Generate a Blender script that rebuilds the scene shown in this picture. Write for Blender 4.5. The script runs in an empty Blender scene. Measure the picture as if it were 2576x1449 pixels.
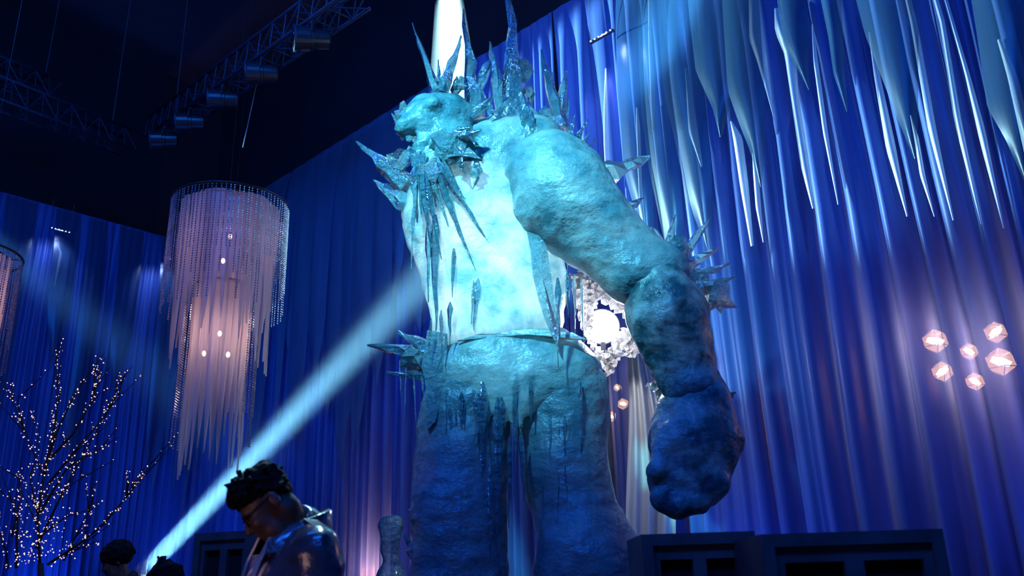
import bpy, bmesh, math, random
import numpy as np
from mathutils import Vector, Matrix

# ------------------------------------------------------------------ camera, world, lights
SC = bpy.context.scene
COL = SC.collection
FPX, CX, CY = 2150.0, 1288.0, 724.5
_up = np.array([-196.0, 6131.0, -FPX]); _up /= np.linalg.norm(_up)
_f = np.array([0, 0, -1.0]); _yy = _f - _up * (_f @ _up); _yy /= np.linalg.norm(_yy)
_xx = np.cross(_yy, _up)
CM = np.array([_xx, _yy, _up])            # camera axes -> world
EYE = np.array([0.0, 0.0, 1.35])

cam_data = bpy.data.cameras.new('camera')
cam = bpy.data.objects.new('camera', cam_data); COL.objects.link(cam)
cam_data.sensor_width = 36.0
cam_data.lens = 36.0 * FPX / 2576.0
cam_data.clip_end = 200
_m = Matrix.Identity(4)
for _r in range(3):
    for _c in range(3):
        _m[_r][_c] = CM[_r, _c]
_m.translation = Vector(EYE)
cam.matrix_world = _m
cam_data.dof.use_dof = True
cam_data.dof.focus_distance = 8.0
cam_data.dof.aperture_fstop = 2.8
SC.camera = cam

SC.view_settings.view_transform = 'Standard'
SC.view_settings.look = 'None'
SC.view_settings.exposure = 0.0
SC.view_settings.gamma = 1.0
SC.view_settings.use_curve_mapping = False
SC.cycles.max_bounces = 4
SC.cycles.diffuse_bounces = 2
SC.cycles.glossy_bounces = 2
SC.cycles.transparent_max_bounces = 10
SC.cycles.volume_bounces = 0
SC.cycles.caustics_reflective = False
SC.cycles.caustics_refractive = False

world = bpy.data.worlds.new('hall_dark'); SC.world = world
world.use_nodes = True
world.node_tree.nodes['Background'].inputs['Color'].default_value = (0.004, 0.02, 0.12, 1)
world.node_tree.nodes['Background'].inputs['Strength'].default_value = 0.5


def aim(ob, target):
    d = Vector(target) - ob.location
    ob.rotation_euler = d.to_track_quat('-Z', 'Y').to_euler()


def lamp(name, kind, loc, color, power, target=None, size=0.1, angle=40, blend=0.4, size_y=None):
    L = bpy.data.lights.new(name, kind)
    L.color = color; L.energy = power
    if kind == 'AREA':
        L.size = size
        if size_y:
            L.shape = 'RECTANGLE'; L.size_y = size_y
    else:
        L.shadow_soft_size = size
    if kind == 'SPOT':
        L.spot_size = math.radians(angle); L.spot_blend = blend
    o = bpy.data.objects.new(name, L); COL.objects.link(o)
    o.location = Vector([float(v) for v in loc])
    if target is not None:
        aim(o, [float(v) for v in target])
    return o


def ray(x, y):
    return CM @ np.array([x - CX, CY - y, -FPX])


def atY(x, y, Y):
    d = ray(x, y)
    return EYE + d * (Y / d[1])


def pxm(x, y, Y):                         # metres for one pixel at that depth
    return float(np.linalg.norm(atY(x + 1, y, Y) - atY(x, y, Y)))


# the two draped walls: corner, direction along the wall away from the corner, normal into the room
CORNER = np.array([-7.487, 18.027, 0.0])
UR, NR = np.array([0.7238, -0.6901, 0.0]), np.array([-0.6901, -0.7238, 0.0])
UL, NL = np.array([-0.6735, -0.7392, 0.0]), np.array([0.7392, -0.6735, 0.0])
HTOP = 9.0


def wallR(s, d, z):
    return CORNER + UR * s + NR * d + np.array([0, 0, z])


def wallL(s, d, z):
    return CORNER + UL * s + NL * d + np.array([0, 0, z])


def onwall(x, y, d=0.0, right=True):      # point of the wall plane seen at a pixel -> (s, z)
    U, N = (UR, NR) if right else (UL, NL)
    r = ray(x, y)
    p0 = CORNER + N * d
    t = ((p0 - EYE)[:2] @ N[:2]) / (r[:2] @ N[:2])
    p = EYE + r * t
    return float((p - CORNER) @ U), float(p[2])


BLUE = (0.008, 0.15, 1.0)
CYAN = (0.45, 0.88, 1.0)
# blue wash of the hall rig
lamp('blue_wash_front', 'AREA', (-1.5, -1.5, 9.5), BLUE, 650, (0.5, 11, 4.0), size=7, size_y=2.0)
lamp('blue_wash_corner', 'AREA', (-5.0, 6.0, 10.5), BLUE, 400, (-7.0, 17, 3.5), size=5, size_y=2.0)
# cyan rig lamp raking along the right-hand drapes
lamp('cyan_rake', 'SPOT', wallR(3.0, 5.0, 8.0), CYAN, 24000, wallR(13.25, 0.0, 6.8), size=0.12, angle=23, blend=0.35)
# cyan key on the giant from the front rig
# cyan rim light from the rear rig onto the people
lamp('cyan_rim', 'SPOT', (-1.2, 6.3, 6.2), CYAN, 900, (-0.6, 2.9, 1.45), size=0.1, angle=16, blend=0.6)
lamp('cyan_key', 'SPOT', (-2.6, 0.5, 8.8), (0.18, 0.88, 0.97), 6400, atY(1270, 540, 7.2), size=0.25, angle=27, blend=0.9)
# added warm fill for the bowed face, unseen, off to the left
lamp('warm_side_fill', 'POINT', (-1.75, 1.75, 1.25), (1.0, 0.55, 0.42), 7.0, size=0.3)
# blue uplights standing at the foot of the drapes
for _s, _w, _p in ((2.2, wallL, 160), (1.2, wallR, 120), (4.2, wallR, 110), (13.6, wallR, 90), (16.4, wallR, 70)):
    lamp('blue_uplight', 'SPOT', _w(_s, 0.9, 0.25), (0.02, 0.14, 1.0), _p * 2.2, _w(_s, 0.1, 3.2), size=0.15, angle=75, blend=1.0)

# ------------------------------------------------------------------ helpers


def tag(o, label=None, cat=None, group=None, kind=None):
    if label: o['label'] = label
    if cat: o['category'] = cat
    if group: o['group'] = group
    if kind: o['kind'] = kind
    return o


def empty(name, loc=(0, 0, 0), parent=None):
    o = bpy.data.objects.new(name, None); COL.objects.link(o)
    o.location = Vector([float(v) for v in loc]); o.empty_display_size = 0.1
    if parent: o.parent = parent
    return o


def mesh_obj(name, verts, faces, mat, parent=None, smooth=False, loc=None):
    """verts in world space; the object's origin is put at loc (or the parent's origin)"""
    me = bpy.data.meshes.new(name)
    v = np.asarray(verts, dtype=float)
    off = np.zeros(3)
    if parent is not None:
        off = np.array(parent.get('_w', (0, 0, 0)), dtype=float)
    if loc is not None:
        off = np.array(loc, dtype=float)
    me.from_pydata((v - off).tolist(), [], [tuple(int(i) for i in f) for f in faces])
    me.update()
    if smooth:
        me.polygons.foreach_set('use_smooth', [True] * len(me.polygons))
    if mat is not None:
        me.materials.append(mat)
    o = bpy.data.objects.new(name, me); COL.objects.link(o)
    if parent is not None:
        o.parent = parent
        if loc is not None:
            o.location = Vector(off - np.array(parent.get('_w', (0, 0, 0)), dtype=float))
    elif loc is not None:
        o.location = Vector(off)
    return o


def root(name, loc):
    o = empty(name, loc)
    ROOTPOS[o.name] = np.array(loc, dtype=float)
    return o


ROOTPOS = {}


def part(name, verts, faces, mat, parent, smooth=False):
    """child mesh given in world space of an unrotated root (or of a part of one)"""
    p = parent
    base = np.zeros(3)
    while p is not None:
        base = base + np.array(p.location)
        p = p.parent
    me = bpy.data.meshes.new(name)
    me.from_pydata((np.asarray(verts, float) - base).tolist(), [], [tuple(int(i) for i in f) for f in faces])
    me.update()
    if smooth:
        me.polygons.foreach_set('use_smooth', [True] * len(me.polygons))
    me.materials.append(mat)
    o = bpy.data.objects.new(name, me); COL.objects.link(o); o.parent = parent
    return o


class MB:
    def __init__(s): s.v = []; s.f = []

    def add(s, v, f):
        n = len(s.v); s.v += [list(map(float, p)) for p in v]
        s.f += [tuple(i + n for i in q) for q in f]
        return s

    def box(s, lo, hi, M=None):
        v = [(x, y, z) for z in (lo[2], hi[2]) for y in (lo[1], hi[1]) for x in (lo[0], hi[0])]
        if M is not None: v = [M @ Vector(p) for p in v]
        return s.add(v, [(0, 2, 3, 1), (4, 5, 7, 6), (0, 1, 5, 4), (1, 3, 7, 5), (3, 2, 6, 7), (2, 0, 4, 6)])

    def tube(s, pts, radii, n=8, cap=True, phase=0.0):
        pts = [np.array(p, float) for p in pts]
        if not hasattr(radii, '__len__'): radii = [radii] * len(pts)
        base = len(s.v)
        t0 = pts[1] - pts[0]
        ref = np.array([0, 0, 1.0]) if abs(t0[2]) < 0.8 * np.linalg.norm(t0) else np.array([1.0, 0, 0])
        rings = []
        for i, p in enumerate(pts):
            t = pts[min(i + 1, len(pts) - 1)] - pts[max(i - 1, 0)]
            t = t / (np.linalg.norm(t) + 1e-12)
            a = np.cross(t, ref); a /= np.linalg.norm(a) + 1e-12
            b = np.cross(t, a)
            rings.append([p + radii[i] * (math.cos(phase + 2 * math.pi * k / n) * a + math.sin(phase + 2 * math.pi * k / n) * b) for k in range(n)])
        v = [q for r in rings for q in r]
        f = []
        for i in range(len(pts) - 1):
            for k in range(n):
                k2 = (k + 1) % n
                f.append((i * n + k, (i + 1) * n + k, (i + 1) * n + k2, i * n + k2))
        if cap:
            f.append(tuple(range(n))); f.append(tuple((len(pts) - 1) * n + k for k in reversed(range(n))))
        return s.add(v, f)

    def lathe(s, prof, n=20, M=None):
        v = []; f = []
        for r, z in prof:
            for k in range(n):
                p = Vector((r * math.cos(2 * math.pi * k / n), r * math.sin(2 * math.pi * k / n), z))
                v.append(M @ p if M is not None else p)
        for i in range(len(prof) - 1):
            for k in range(n):
                k2 = (k + 1) % n
                f.append((i * n + k, i * n + k2, (i + 1) * n + k2, (i + 1) * n + k))
        f.append(tuple(reversed(range(n)))); f.append(tuple((len(prof) - 1) * n + k for k in range(n)))
        return s.add(v, f)

    def part(s, name, mat, parent, smooth=False): return part(name, s.v, s.f, mat, parent, smooth)

    def obj(s, name, mat, smooth=False, loc=None): return mesh_obj(name, s.v, s.f, mat, None, smooth, loc)


def ico(sub):
    bm = bmesh.new(); bmesh.ops.create_icosphere(bm, subdivisions=sub, radius=1.0)
    v = np.array([p.co[:] for p in bm.verts]); f = [tuple(q.index for q in p.verts) for p in bm.faces]
    bm.free(); return v, f


ICO1, ICO2, ICO3 = ico(1), ico(2), ico(3)

# --- distance-field modelling


def vnoise(P, freq, seed):
    rng = np.random.default_rng(seed)
    T = rng.random((32, 32, 32)).astype(np.float32)
    q = [p * freq + 100.0 for p in P]
    q = np.broadcast_arrays(*q)
    i = [np.floor(a).astype(np.int32) for a in q]
    t = [(a - b).astype(np.float32) for a, b in zip(q, i)]
    t = [a * a * (3 - 2 * a) for a in t]
    r = 0
    for dx in (0, 1):
        for dy in (0, 1):
            for dz in (0, 1):
                w = (t[0] if dx else 1 - t[0]) * (t[1] if dy else 1 - t[1]) * (t[2] if dz else 1 - t[2])
                r = r + w * T[(i[0] + dx) & 31, (i[1] + dy) & 31, (i[2] + dz) & 31]
    return r * 2 - 1


class Vol:
    def __init__(s, lo, hi, h):
        s.h = h; s.lo = np.array(lo, float)
        s.n = np.maximum(((np.array(hi) - s.lo) / h).astype(int) + 1, 4)
        s.ax = [s.lo[i] + h * np.arange(s.n[i]) for i in range(3)]
        s.D = np.full(s.n, 9.0, np.float32)

    def _sl(s, lo, hi):
        a = np.clip(np.floor((np.array(lo) - s.lo) / s.h).astype(int), 0, s.n)
        b = np.clip(np.ceil((np.array(hi) - s.lo) / s.h).astype(int) + 1, 0, s.n)
        sl = tuple(slice(int(i), int(j)) for i, j in zip(a, b))
        X = s.ax[0][sl[0]][:, None, None]; Y = s.ax[1][sl[1]][None, :, None]; Z = s.ax[2][sl[2]][None, None, :]
        return sl, X, Y, Z

    def _mix(s, sl, d, k, cut):
        if d.size == 0: return
        A = s.D[sl]
        if cut:
            d = -d
            if k <= 0: s.D[sl] = np.maximum(A, d)
            else:
                h = np.clip(0.5 - 0.5 * (d - A) / k, 0, 1)
                s.D[sl] = d * (1 - h) + A * h + k * h * (1 - h)
            return
        if k <= 0: s.D[sl] = np.minimum(A, d); return
        h = np.clip(0.5 + 0.5 * (d - A) / k, 0, 1)
        s.D[sl] = d * (1 - h) + A * h - k * h * (1 - h)

    def cap(s, a, b, ra, rb, k=0.0, cut=False, flat=None):
        a = np.array(a, float); b = np.array(b, float)
        m = max(ra, rb) + k + 2 * s.h
        sl, X, Y, Z = s._sl(np.minimum(a, b) - m, np.maximum(a, b) + m)
        ab = b - a; L = ab @ ab + 1e-12
        px, py, pz = X - a[0], Y - a[1], Z - a[2]
        t = np.clip((px * ab[0] + py * ab[1] + pz * ab[2]) / L, 0, 1)
        qx, qy, qz = px - t * ab[0], py - t * ab[1], pz - t * ab[2]
        if flat is not None:                      # squash along a direction
            w, g = flat
            w = np.array(w, float); w /= np.linalg.norm(w)
            e = (qx * w[0] + qy * w[1] + qz * w[2])
            d2 = qx * qx + qy * qy + qz * qz - e * e + (e / g) ** 2
            d = (np.sqrt(np.maximum(d2, 0)) - (ra + (rb - ra) * t)) * min(1, g)
        else:
            d = np.sqrt(qx * qx + qy * qy + qz * qz) - (ra + (rb - ra) * t)
        s._mix(sl, d.astype(np.float32), k, cut)

    def ell(s, c, r, R=None, k=0.0, cut=False):
        c = np.array(c, float); r = np.array(r, float)
        R = np.eye(3) if R is None else np.array(R)     # columns: the ellipsoid's axes
        m = r.max() + k + 2 * s.h
        sl, X, Y, Z = s._sl(c - m, c + m)
        px, py, pz = X - c[0], Y - c[1], Z - c[2]
        l = 0; l2 = 0
        for i in range(3):
            e = px * R[0, i] + py * R[1, i] + pz * R[2, i]
            l = l + (e / r[i]) ** 2; l2 = l2 + (e / r[i] ** 2) ** 2
        k0 = np.sqrt(l); k1 = np.sqrt(l2) + 1e-9
        d = k0 * (k0 - 1.0) / k1
        s._mix(sl, d.astype(np.float32), k, cut)

    def boxcut(s, lo, hi):
        sl, X, Y, Z = s._sl(lo, hi)
        s.D[sl] = 9.0

    def noise(s, amps, seed=1, band=0.3, mask=None):
        P = (s.ax[0][:, None, None], s.ax[1][None, :, None], s.ax[2][None, None, :])
        acc = 0
        for i, (f, a) in enumerate(amps):
            f = f if hasattr(f, '__len__') else (f, f, f)
            acc = acc + a * vnoise([P[j] * f[j] for j in range(3)], 1.0, seed + i)
        if mask is not None: acc = acc * mask(*P)
        s.D = np.where(np.abs(s.D) < band, s.D + acc, s.D).astype(np.float32)

    def mesh(s):
        D = s.D; n = D.shape; S = D < 0
        cn = [S[i:n[0] - 1 + i, j:n[1] - 1 + j, k:n[2] - 1 + k] for i in (0, 1) for j in (0, 1) for k in (0, 1)]
        cnt = sum(c.astype(np.int8) for c in cn)
        act = (cnt > 0) & (cnt < 8)
        idx = np.argwhere(act)
        offs = [(i, j, k) for i in (0, 1) for j in (0, 1) for k in (0, 1)]
        val = np.stack([D[idx[:, 0] + o[0], idx[:, 1] + o[1], idx[:, 2] + o[2]] for o in offs], 1)
        acc = np.zeros((len(idx), 3)); w = np.zeros(len(idx))
        for a in range(8):
            for b in range(a + 1, 8):
                if sum(abs(offs[a][i] - offs[b][i]) for i in range(3)) != 1: continue
                m = (val[:, a] < 0) != (val[:, b] < 0)
                t = np.where(m, val[:, a] / np.where(m, val[:, a] - val[:, b], 1), 0)
                p = np.array(offs[a]) + t[:, None] * (np.array(offs[b]) - np.array(offs[a]))
                acc += p * m[:, None]; w += m
        V = s.lo + (idx + acc / w[:, None]) * s.h
        ids = -np.ones(act.shape, np.int64); ids[act] = np.arange(len(idx))
        F = []
        for a in range(3):
            b, c = (a + 1) % 3, (a + 2) % 3
            sa = [slice(None)] * 3; sb = [slice(None)] * 3
            sa[a] = slice(0, n[a] - 1); sb[a] = slice(1, n[a])
            for q in (b, c): sa[q] = slice(1, n[q] - 1); sb[q] = slice(1, n[q] - 1)
            ch = np.argwhere(S[tuple(sa)] != S[tuple(sb)])
            if len(ch) == 0: continue
            ch[:, b] += 1; ch[:, c] += 1
            ins = S[ch[:, 0], ch[:, 1], ch[:, 2]]
            eb = np.zeros(3, int); eb[b] = 1
            ec = np.zeros(3, int); ec[c] = 1
            g = lambda p: ids[p[:, 0], p[:, 1], p[:, 2]]
            q = np.stack([g(ch - eb - ec), g(ch - ec), g(ch), g(ch - eb)], 1)
            q[~ins] = q[~ins][:, ::-1]
            F.append(q)
        F = np.concatenate(F)
        return V, F[(F >= 0).all(1)]


# ------------------------------------------------------------------ materials
def newmat(name):
    m = bpy.data.materials.new(name); m.use_nodes = True
    nt = m.node_tree; nt.nodes.clear()
    out = nt.nodes.new('ShaderNodeOutputMaterial')
    return m, nt, out


def N(nt, typ, **kw):
    n = nt.nodes.new('ShaderNode' + typ)
    for k, v in kw.items():
        if k in n.inputs: n.inputs[k].default_value = v
        else: setattr(n, k, v)
    return n


def noise_ramp(nt, scale, c0, c1, p0=0.35, p1=0.65, vec=None, detail=4.0, rough=0.55):
    tc = N(nt, 'TexCoord')
    mp = N(nt, 'Mapping'); nt.links.new(tc.outputs['Object'], mp.inputs['Vector'])
    if vec: mp.inputs['Scale'].default_value = vec
    nz = N(nt, 'TexNoise'); nz.inputs['Scale'].default_value = scale
    nz.inputs['Detail'].default_value = detail; nz.inputs['Roughness'].default_value = rough
    nt.links.new(mp.outputs['Vector'], nz.inputs['Vector'])
    rp = N(nt, 'ValToRGB')
    rp.color_ramp.elements[0].position = p0; rp.color_ramp.elements[0].color = (*c0, 1)
    rp.color_ramp.elements[1].position = p1; rp.color_ramp.elements[1].color = (*c1, 1)
    nt.links.new(nz.outputs['Fac'], rp.inputs['Fac'])
    return rp.outputs['Color'], nz.outputs['Fac']


def bump(nt, fac, strength, dist=0.02):
    b = N(nt, 'Bump'); b.inputs['Strength'].default_value = strength; b.inputs['Distance'].default_value = dist
    nt.links.new(fac, b.inputs['Height'])
    return b.outputs['Normal']


def principled(name, color, rough=0.6, metal=0.0, scale=6.0, var=0.25, bmp=0.15, spec=0.5, coat=0.0, vec=None):
    m, nt, out = newmat(name)
    c0 = tuple(c * (1 - var) for c in color); c1 = tuple(min(1, c * (1 + var)) for c in color)
    col, fac = noise_ramp(nt, scale, c0, c1, vec=vec)
    p = N(nt, 'BsdfPrincipled')
    nt.links.new(col, p.inputs['Base Color'])
    p.inputs['Roughness'].default_value = rough; p.inputs['Metallic'].default_value = metal
    p.inputs['Specular IOR Level'].default_value = spec; p.inputs['Coat Weight'].default_value = coat
    if bmp: nt.links.new(bump(nt, fac, bmp), p.inputs['Normal'])
    nt.links.new(p.outputs['BSDF'], out.inputs['Surface'])
    return m


def emitter(name, color, strength, sample=True):
    m, nt, out = newmat(name)
    e = N(nt, 'Emission'); e.inputs['Color'].default_value = (*color, 1); e.inputs['Strength'].default_value = strength
    nt.links.new(e.outputs['Emission'], out.inputs['Surface'])
    if not sample: m.cycles.emission_sampling = 'NONE'
    return m


def cloth(name, c0, c1, trans=0.35, clear=0.0, gloss=0.12, rough=0.35, scale=3.0, vec=(1, 1, 0.15)):
    """thin fabric: diffuse + light passing through + a see-through share + satin gloss"""
    m, nt, out = newmat(name)
    col, fac = noise_ramp(nt, scale, c0, c1, vec=vec)
    d = N(nt, 'BsdfDiffuse'); t = N(nt, 'BsdfTranslucent')
    nt.links.new(col, d.inputs['Color']); nt.links.new(col, t.inputs['Color'])
    a = N(nt, 'MixShader'); a.inputs['Fac'].default_value = trans
    nt.links.new(d.outputs[0], a.inputs[1]); nt.links.new(t.outputs[0], a.inputs[2])
    g = N(nt, 'BsdfGlossy'); g.inputs['Roughness'].default_value = rough; g.inputs['Color'].default_value = (0.9, 0.9, 0.9, 1)
    b = N(nt, 'MixShader'); b.inputs['Fac'].default_value = gloss
    nt.links.new(a.outputs[0], b.inputs[1]); nt.links.new(g.outputs[0], b.inputs[2])
    s = b.outputs[0]
    if clear > 0:
        tr = N(nt, 'BsdfTransparent')
        c = N(nt, 'MixShader'); c.inputs['Fac'].default_value = clear
        nt.links.new(s, c.inputs[1]); nt.links.new(tr.outputs[0], c.inputs[2]); s = c.outputs[0]
    nt.links.new(s, out.inputs['Surface'])
    return m


def ice(name, c0, c1, trans=0.5, clear=0.0, gloss=0.12, rough=0.15, scale=2.0, bstr=0.4, bscale=9.0, p0=0.35, p1=0.65):
    m, nt, out = newmat(name)
    col, fac = noise_ramp(nt, scale, c0, c1, p0=p0, p1=p1, detail=6, rough=0.62)
    _, f2 = noise_ramp(nt, bscale, (0, 0, 0), (1, 1, 1), detail=5)
    _, f3 = noise_ramp(nt, 5.0, (0, 0, 0), (1, 1, 1), vec=(1, 1, 1.7), detail=5, rough=0.55)
    ad = N(nt, 'Math', operation='ADD'); nt.links.new(f2, ad.inputs[0]); nt.links.new(f3, ad.inputs[1])
    nrm = bump(nt, ad.outputs[0], bstr, 0.06)
    d = N(nt, 'BsdfDiffuse'); t = N(nt, 'BsdfTranslucent')
    for q in (d, t):
        nt.links.new(col, q.inputs['Color']); nt.links.new(nrm, q.inputs['Normal'])
    a = N(nt, 'MixShader'); a.inputs['Fac'].default_value = trans
    nt.links.new(d.outputs[0], a.inputs[1]); nt.links.new(t.outputs[0], a.inputs[2])
    g = N(nt, 'BsdfGlossy'); g.inputs['Roughness'].default_value = rough
    nt.links.new(nrm, g.inputs['Normal'])
    lw = N(nt, 'Fresnel'); lw.inputs['IOR'].default_value = 1.35
    mx = N(nt, 'Math', operation='ADD'); mx.inputs[1].default_value = gloss; mx.use_clamp = True
    nt.links.new(lw.outputs[0], mx.inputs[0])
    s = a.outputs[0]
    if clear > 0:
        tr = N(nt, 'BsdfTransparent'); tr.inputs['Color'].default_value = (0.75, 0.95, 1, 1)
        c = N(nt, 'MixShader'); c.inputs['Fac'].default_value = clear
        nt.links.new(s, c.inputs[1]); nt.links.new(tr.outputs[0], c.inputs[2]); s = c.outputs[0]
    b = N(nt, 'MixShader')
    nt.links.new(mx.outputs[0], b.inputs[0]); nt.links.new(s, b.inputs[1]); nt.links.new(g.outputs[0], b.inputs[2])
    nt.links.new(b.outputs[0], out.inputs['Surface'])
    return m


M = {}
M['dark'] = principled('black_hall_paint', (0.012, 0.014, 0.02), 0.9, scale=0.6)
M['ceil'] = principled('black_ceiling', (0.05, 0.055, 0.07), 0.95, scale=0.3)
M['floor'] = principled('dark_floor', (0.03, 0.03, 0.035), 0.5, scale=2)
M['drape'] = cloth('blue_dyed_drape', (0.085, 0.16, 0.48), (0.13, 0.23, 0.66), trans=0.35, clear=0.12, gloss=0.03, rough=0.4)  # the blue is the fabric's own dye
M['sheer'] = cloth('grey_sheer', (0.03, 0.09, 0.17), (0.05, 0.13, 0.23), trans=0.35, clear=0.40, gloss=0.05, rough=0.3)
M['sheer_grey'] = cloth('blue_grey_sheer', (0.16, 0.25, 0.36), (0.24, 0.34, 0.46), trans=0.35, clear=0.35, gloss=0.05, rough=0.3)
M['satin'] = cloth('white_satin', (0.8, 0.86, 0.88), (0.92, 0.95, 0.96), trans=0.3, clear=0.04, gloss=0.18, rough=0.3)
M['whitecloth'] = cloth('white_cloth', (0.62, 0.66, 0.66), (0.75, 0.78, 0.78), trans=0.3, gloss=0.03)
M['chand_cloth'] = cloth('pale_organza', (0.6, 0.55, 0.6), (0.75, 0.7, 0.74), trans=0.55, clear=0.22, gloss=0.06)
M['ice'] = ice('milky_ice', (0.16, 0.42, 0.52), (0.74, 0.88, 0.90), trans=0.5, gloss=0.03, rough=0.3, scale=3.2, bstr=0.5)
M['ice_dark'] = ice('marbled_shaded_ice', (0.05, 0.17, 0.22), (0.58, 0.72, 0.74), trans=0.4, gloss=0.03, rough=0.3, scale=4.5, bstr=0.5, p0=0.4, p1=0.62)  # marbled; the lower arm's shade is put into the dark tone
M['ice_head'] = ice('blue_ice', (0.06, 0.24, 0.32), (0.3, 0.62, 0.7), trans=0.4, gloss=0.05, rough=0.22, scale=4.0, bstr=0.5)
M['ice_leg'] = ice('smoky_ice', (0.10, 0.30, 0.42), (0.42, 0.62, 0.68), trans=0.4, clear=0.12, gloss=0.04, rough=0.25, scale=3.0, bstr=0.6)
M['clear'] = ice('clear_ice', (0.25, 0.5, 0.58), (0.5, 0.75, 0.8), trans=0.5, clear=0.42, gloss=0.10, rough=0.12, scale=6.0, bstr=0.8, bscale=25)
M['clear_dark'] = ice('blue_clear_ice', (0.05, 0.2, 0.3), (0.15, 0.4, 0.5), trans=0.4, clear=0.35, gloss=0.10, rough=0.12, scale=6.0, bstr=0.8, bscale=25)
M['frost'] = ice('frosted_ice', (0.6, 0.7, 0.74), (0.8, 0.86, 0.88), trans=0.4, clear=0.1, gloss=0.05, rough=0.3, scale=8, bstr=0.4, bscale=40)
M['foil'] = ice('crinkled_film', (0.7, 0.75, 0.8), (0.95, 0.95, 1.0), trans=0.4, clear=0.35, gloss=0.35, rough=0.12, scale=12, bstr=1.0, bscale=40)
M['film'] = ice('white_film', (0.85, 0.85, 0.88), (0.98, 0.96, 0.98), trans=0.45, clear=0.12, gloss=0.12, rough=0.15, scale=12, bstr=1.0, bscale=40)
M['metal'] = principled('dark_truss_metal', (0.03, 0.035, 0.06), 0.6, metal=0.3)
M['black'] = principled('black_lamp_paint', (0.02, 0.02, 0.025), 0.35)
M['wire'] = principled('steel_wire', (0.2, 0.2, 0.22), 0.5, metal=0.5)
M['bark'] = principled('dark_twig', (0.015, 0.012, 0.012), 0.8)
M['bead'] = principled('glass_bead', (0.55, 0.6, 0.7), 0.08, metal=0.6, spec=1.0)
M['cab'] = principled('black_cabinet', (0.07, 0.08, 0.10), 0.5)
M['hole'] = principled('cabinet_recess', (0.006, 0.006, 0.008), 0.9)
M['skin'] = principled('skin', (0.16, 0.075, 0.05), 0.45, scale=14, var=0.2, bmp=0.08)
M['hair'] = principled('black_hair', (0.004, 0.004, 0.005), 0.75, scale=60, bmp=0.6, spec=0.2)
M['leather'] = principled('glossy_leather', (0.10, 0.11, 0.15), 0.26, metal=0.55, scale=9, bmp=0.7, spec=0.8, coat=0.6)
M['leather_highlight'] = principled('highlight_leather', (0.5, 0.5, 0.52), 0.25, metal=0.5, scale=9, bmp=0.6, coat=0.5)  # paler leather copy; the jacket-front highlight is put into its colour
M['darkcloth'] = principled('dark_clothing', (0.012, 0.013, 0.018), 0.8, scale=20)
M['glasses'] = principled('black_frame', (0.01, 0.01, 0.01), 0.2)
M['warm_bulb'] = emitter('warm_bulb', (1.0, 0.62, 0.36), 14.0)
M['gem_core'] = emitter('gem_lamp_filament', (1.0, 0.66, 0.38), 160.0)
M['gem_glass'] = emitter('gem_lamp_glass', (1.0, 0.48, 0.25), 3.2)
M['fairy'] = emitter('fairy_bulb', (1.0, 0.6, 0.52), 1.5, sample=False)
M['led'] = emitter('led_dot', (0.35, 0.5, 1.0), 6.0, sample=False)
M['flood'] = emitter('flood_lens', (1.0, 0.95, 1.0), 40.0)
M['beam_lens'] = emitter('beam_lens', (0.7, 0.9, 1.0), 20.0)


def haze(name, density, color=(0.8, 0.92, 1.0), z0=None, z1=None, aniso=0.2):
    """lit haze in a beam; the fog thins out along the object's own z between z0 and z1"""
    m, nt, out = newmat(name)
    v = N(nt, 'VolumeScatter'); v.inputs['Color'].default_value = (*color, 1); v.inputs['Anisotropy'].default_value = aniso
    v.inputs['Density'].default_value = density
    if z0 is not None:
        tc = N(nt, 'TexCoord'); sp = N(nt, 'SeparateXYZ'); nt.links.new(tc.outputs['Object'], sp.inputs[0])
        mr = N(nt, 'MapRange'); mr.interpolation_type = 'SMOOTHSTEP'
        mr.inputs['From Min'].default_value = z0; mr.inputs['From Max'].default_value = z1
        mr.inputs['To Min'].default_value = density; mr.inputs['To Max'].default_value = 0.0
        nt.links.new(sp.outputs['Z'], mr.inputs['Value']); nt.links.new(mr.outputs[0], v.inputs['Density'])
    nt.links.new(v.outputs[0], out.inputs['Volume'])
    return m


# ------------------------------------------------------------------ the hall
def struct(name, mb, mat):
    return tag(mb.obj(name, mat), kind='structure')


struct('floor', MB().box((-16, -6, -0.2), (12, 24, 0.0)), M['floor'])
struct('ceiling', MB().box((-24, -8, 14.0), (16, 26, 14.2)), M['ceil'])
WB = -1.3
struct('wall_right', MB().add([wallR(-1.5, WB, 0), wallR(21, WB, 0), wallR(21, WB - .2, 0), wallR(-1.5, WB - .2, 0),
                               wallR(-1.5, WB, 14.0), wallR(21, WB, 14.0), wallR(21, WB - .2, 14.0), wallR(-1.5, WB - .2, 14.0)],
                              [(0, 3, 2, 1), (4, 5, 6, 7), (0, 1, 5, 4), (1, 2, 6, 5), (2, 3, 7, 6), (3, 0, 4, 7)]), M['dark'])
struct('wall_left', MB().add([wallL(-1.5, WB, 0), wallL(9, WB, 0), wallL(9, WB - .2, 0), wallL(-1.5, WB - .2, 0),
                              wallL(-1.5, WB, 14.0), wallL(9, WB, 14.0), wallL(9, WB - .2, 14.0), wallL(-1.5, WB - .2, 14.0)],
                             [(0, 1, 2, 3), (4, 7, 6, 5), (0, 4, 5, 1), (1, 5, 6, 2), (2, 6, 7, 3), (3, 7, 4, 0)]), M['dark'])

rng = random.Random(7)


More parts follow.
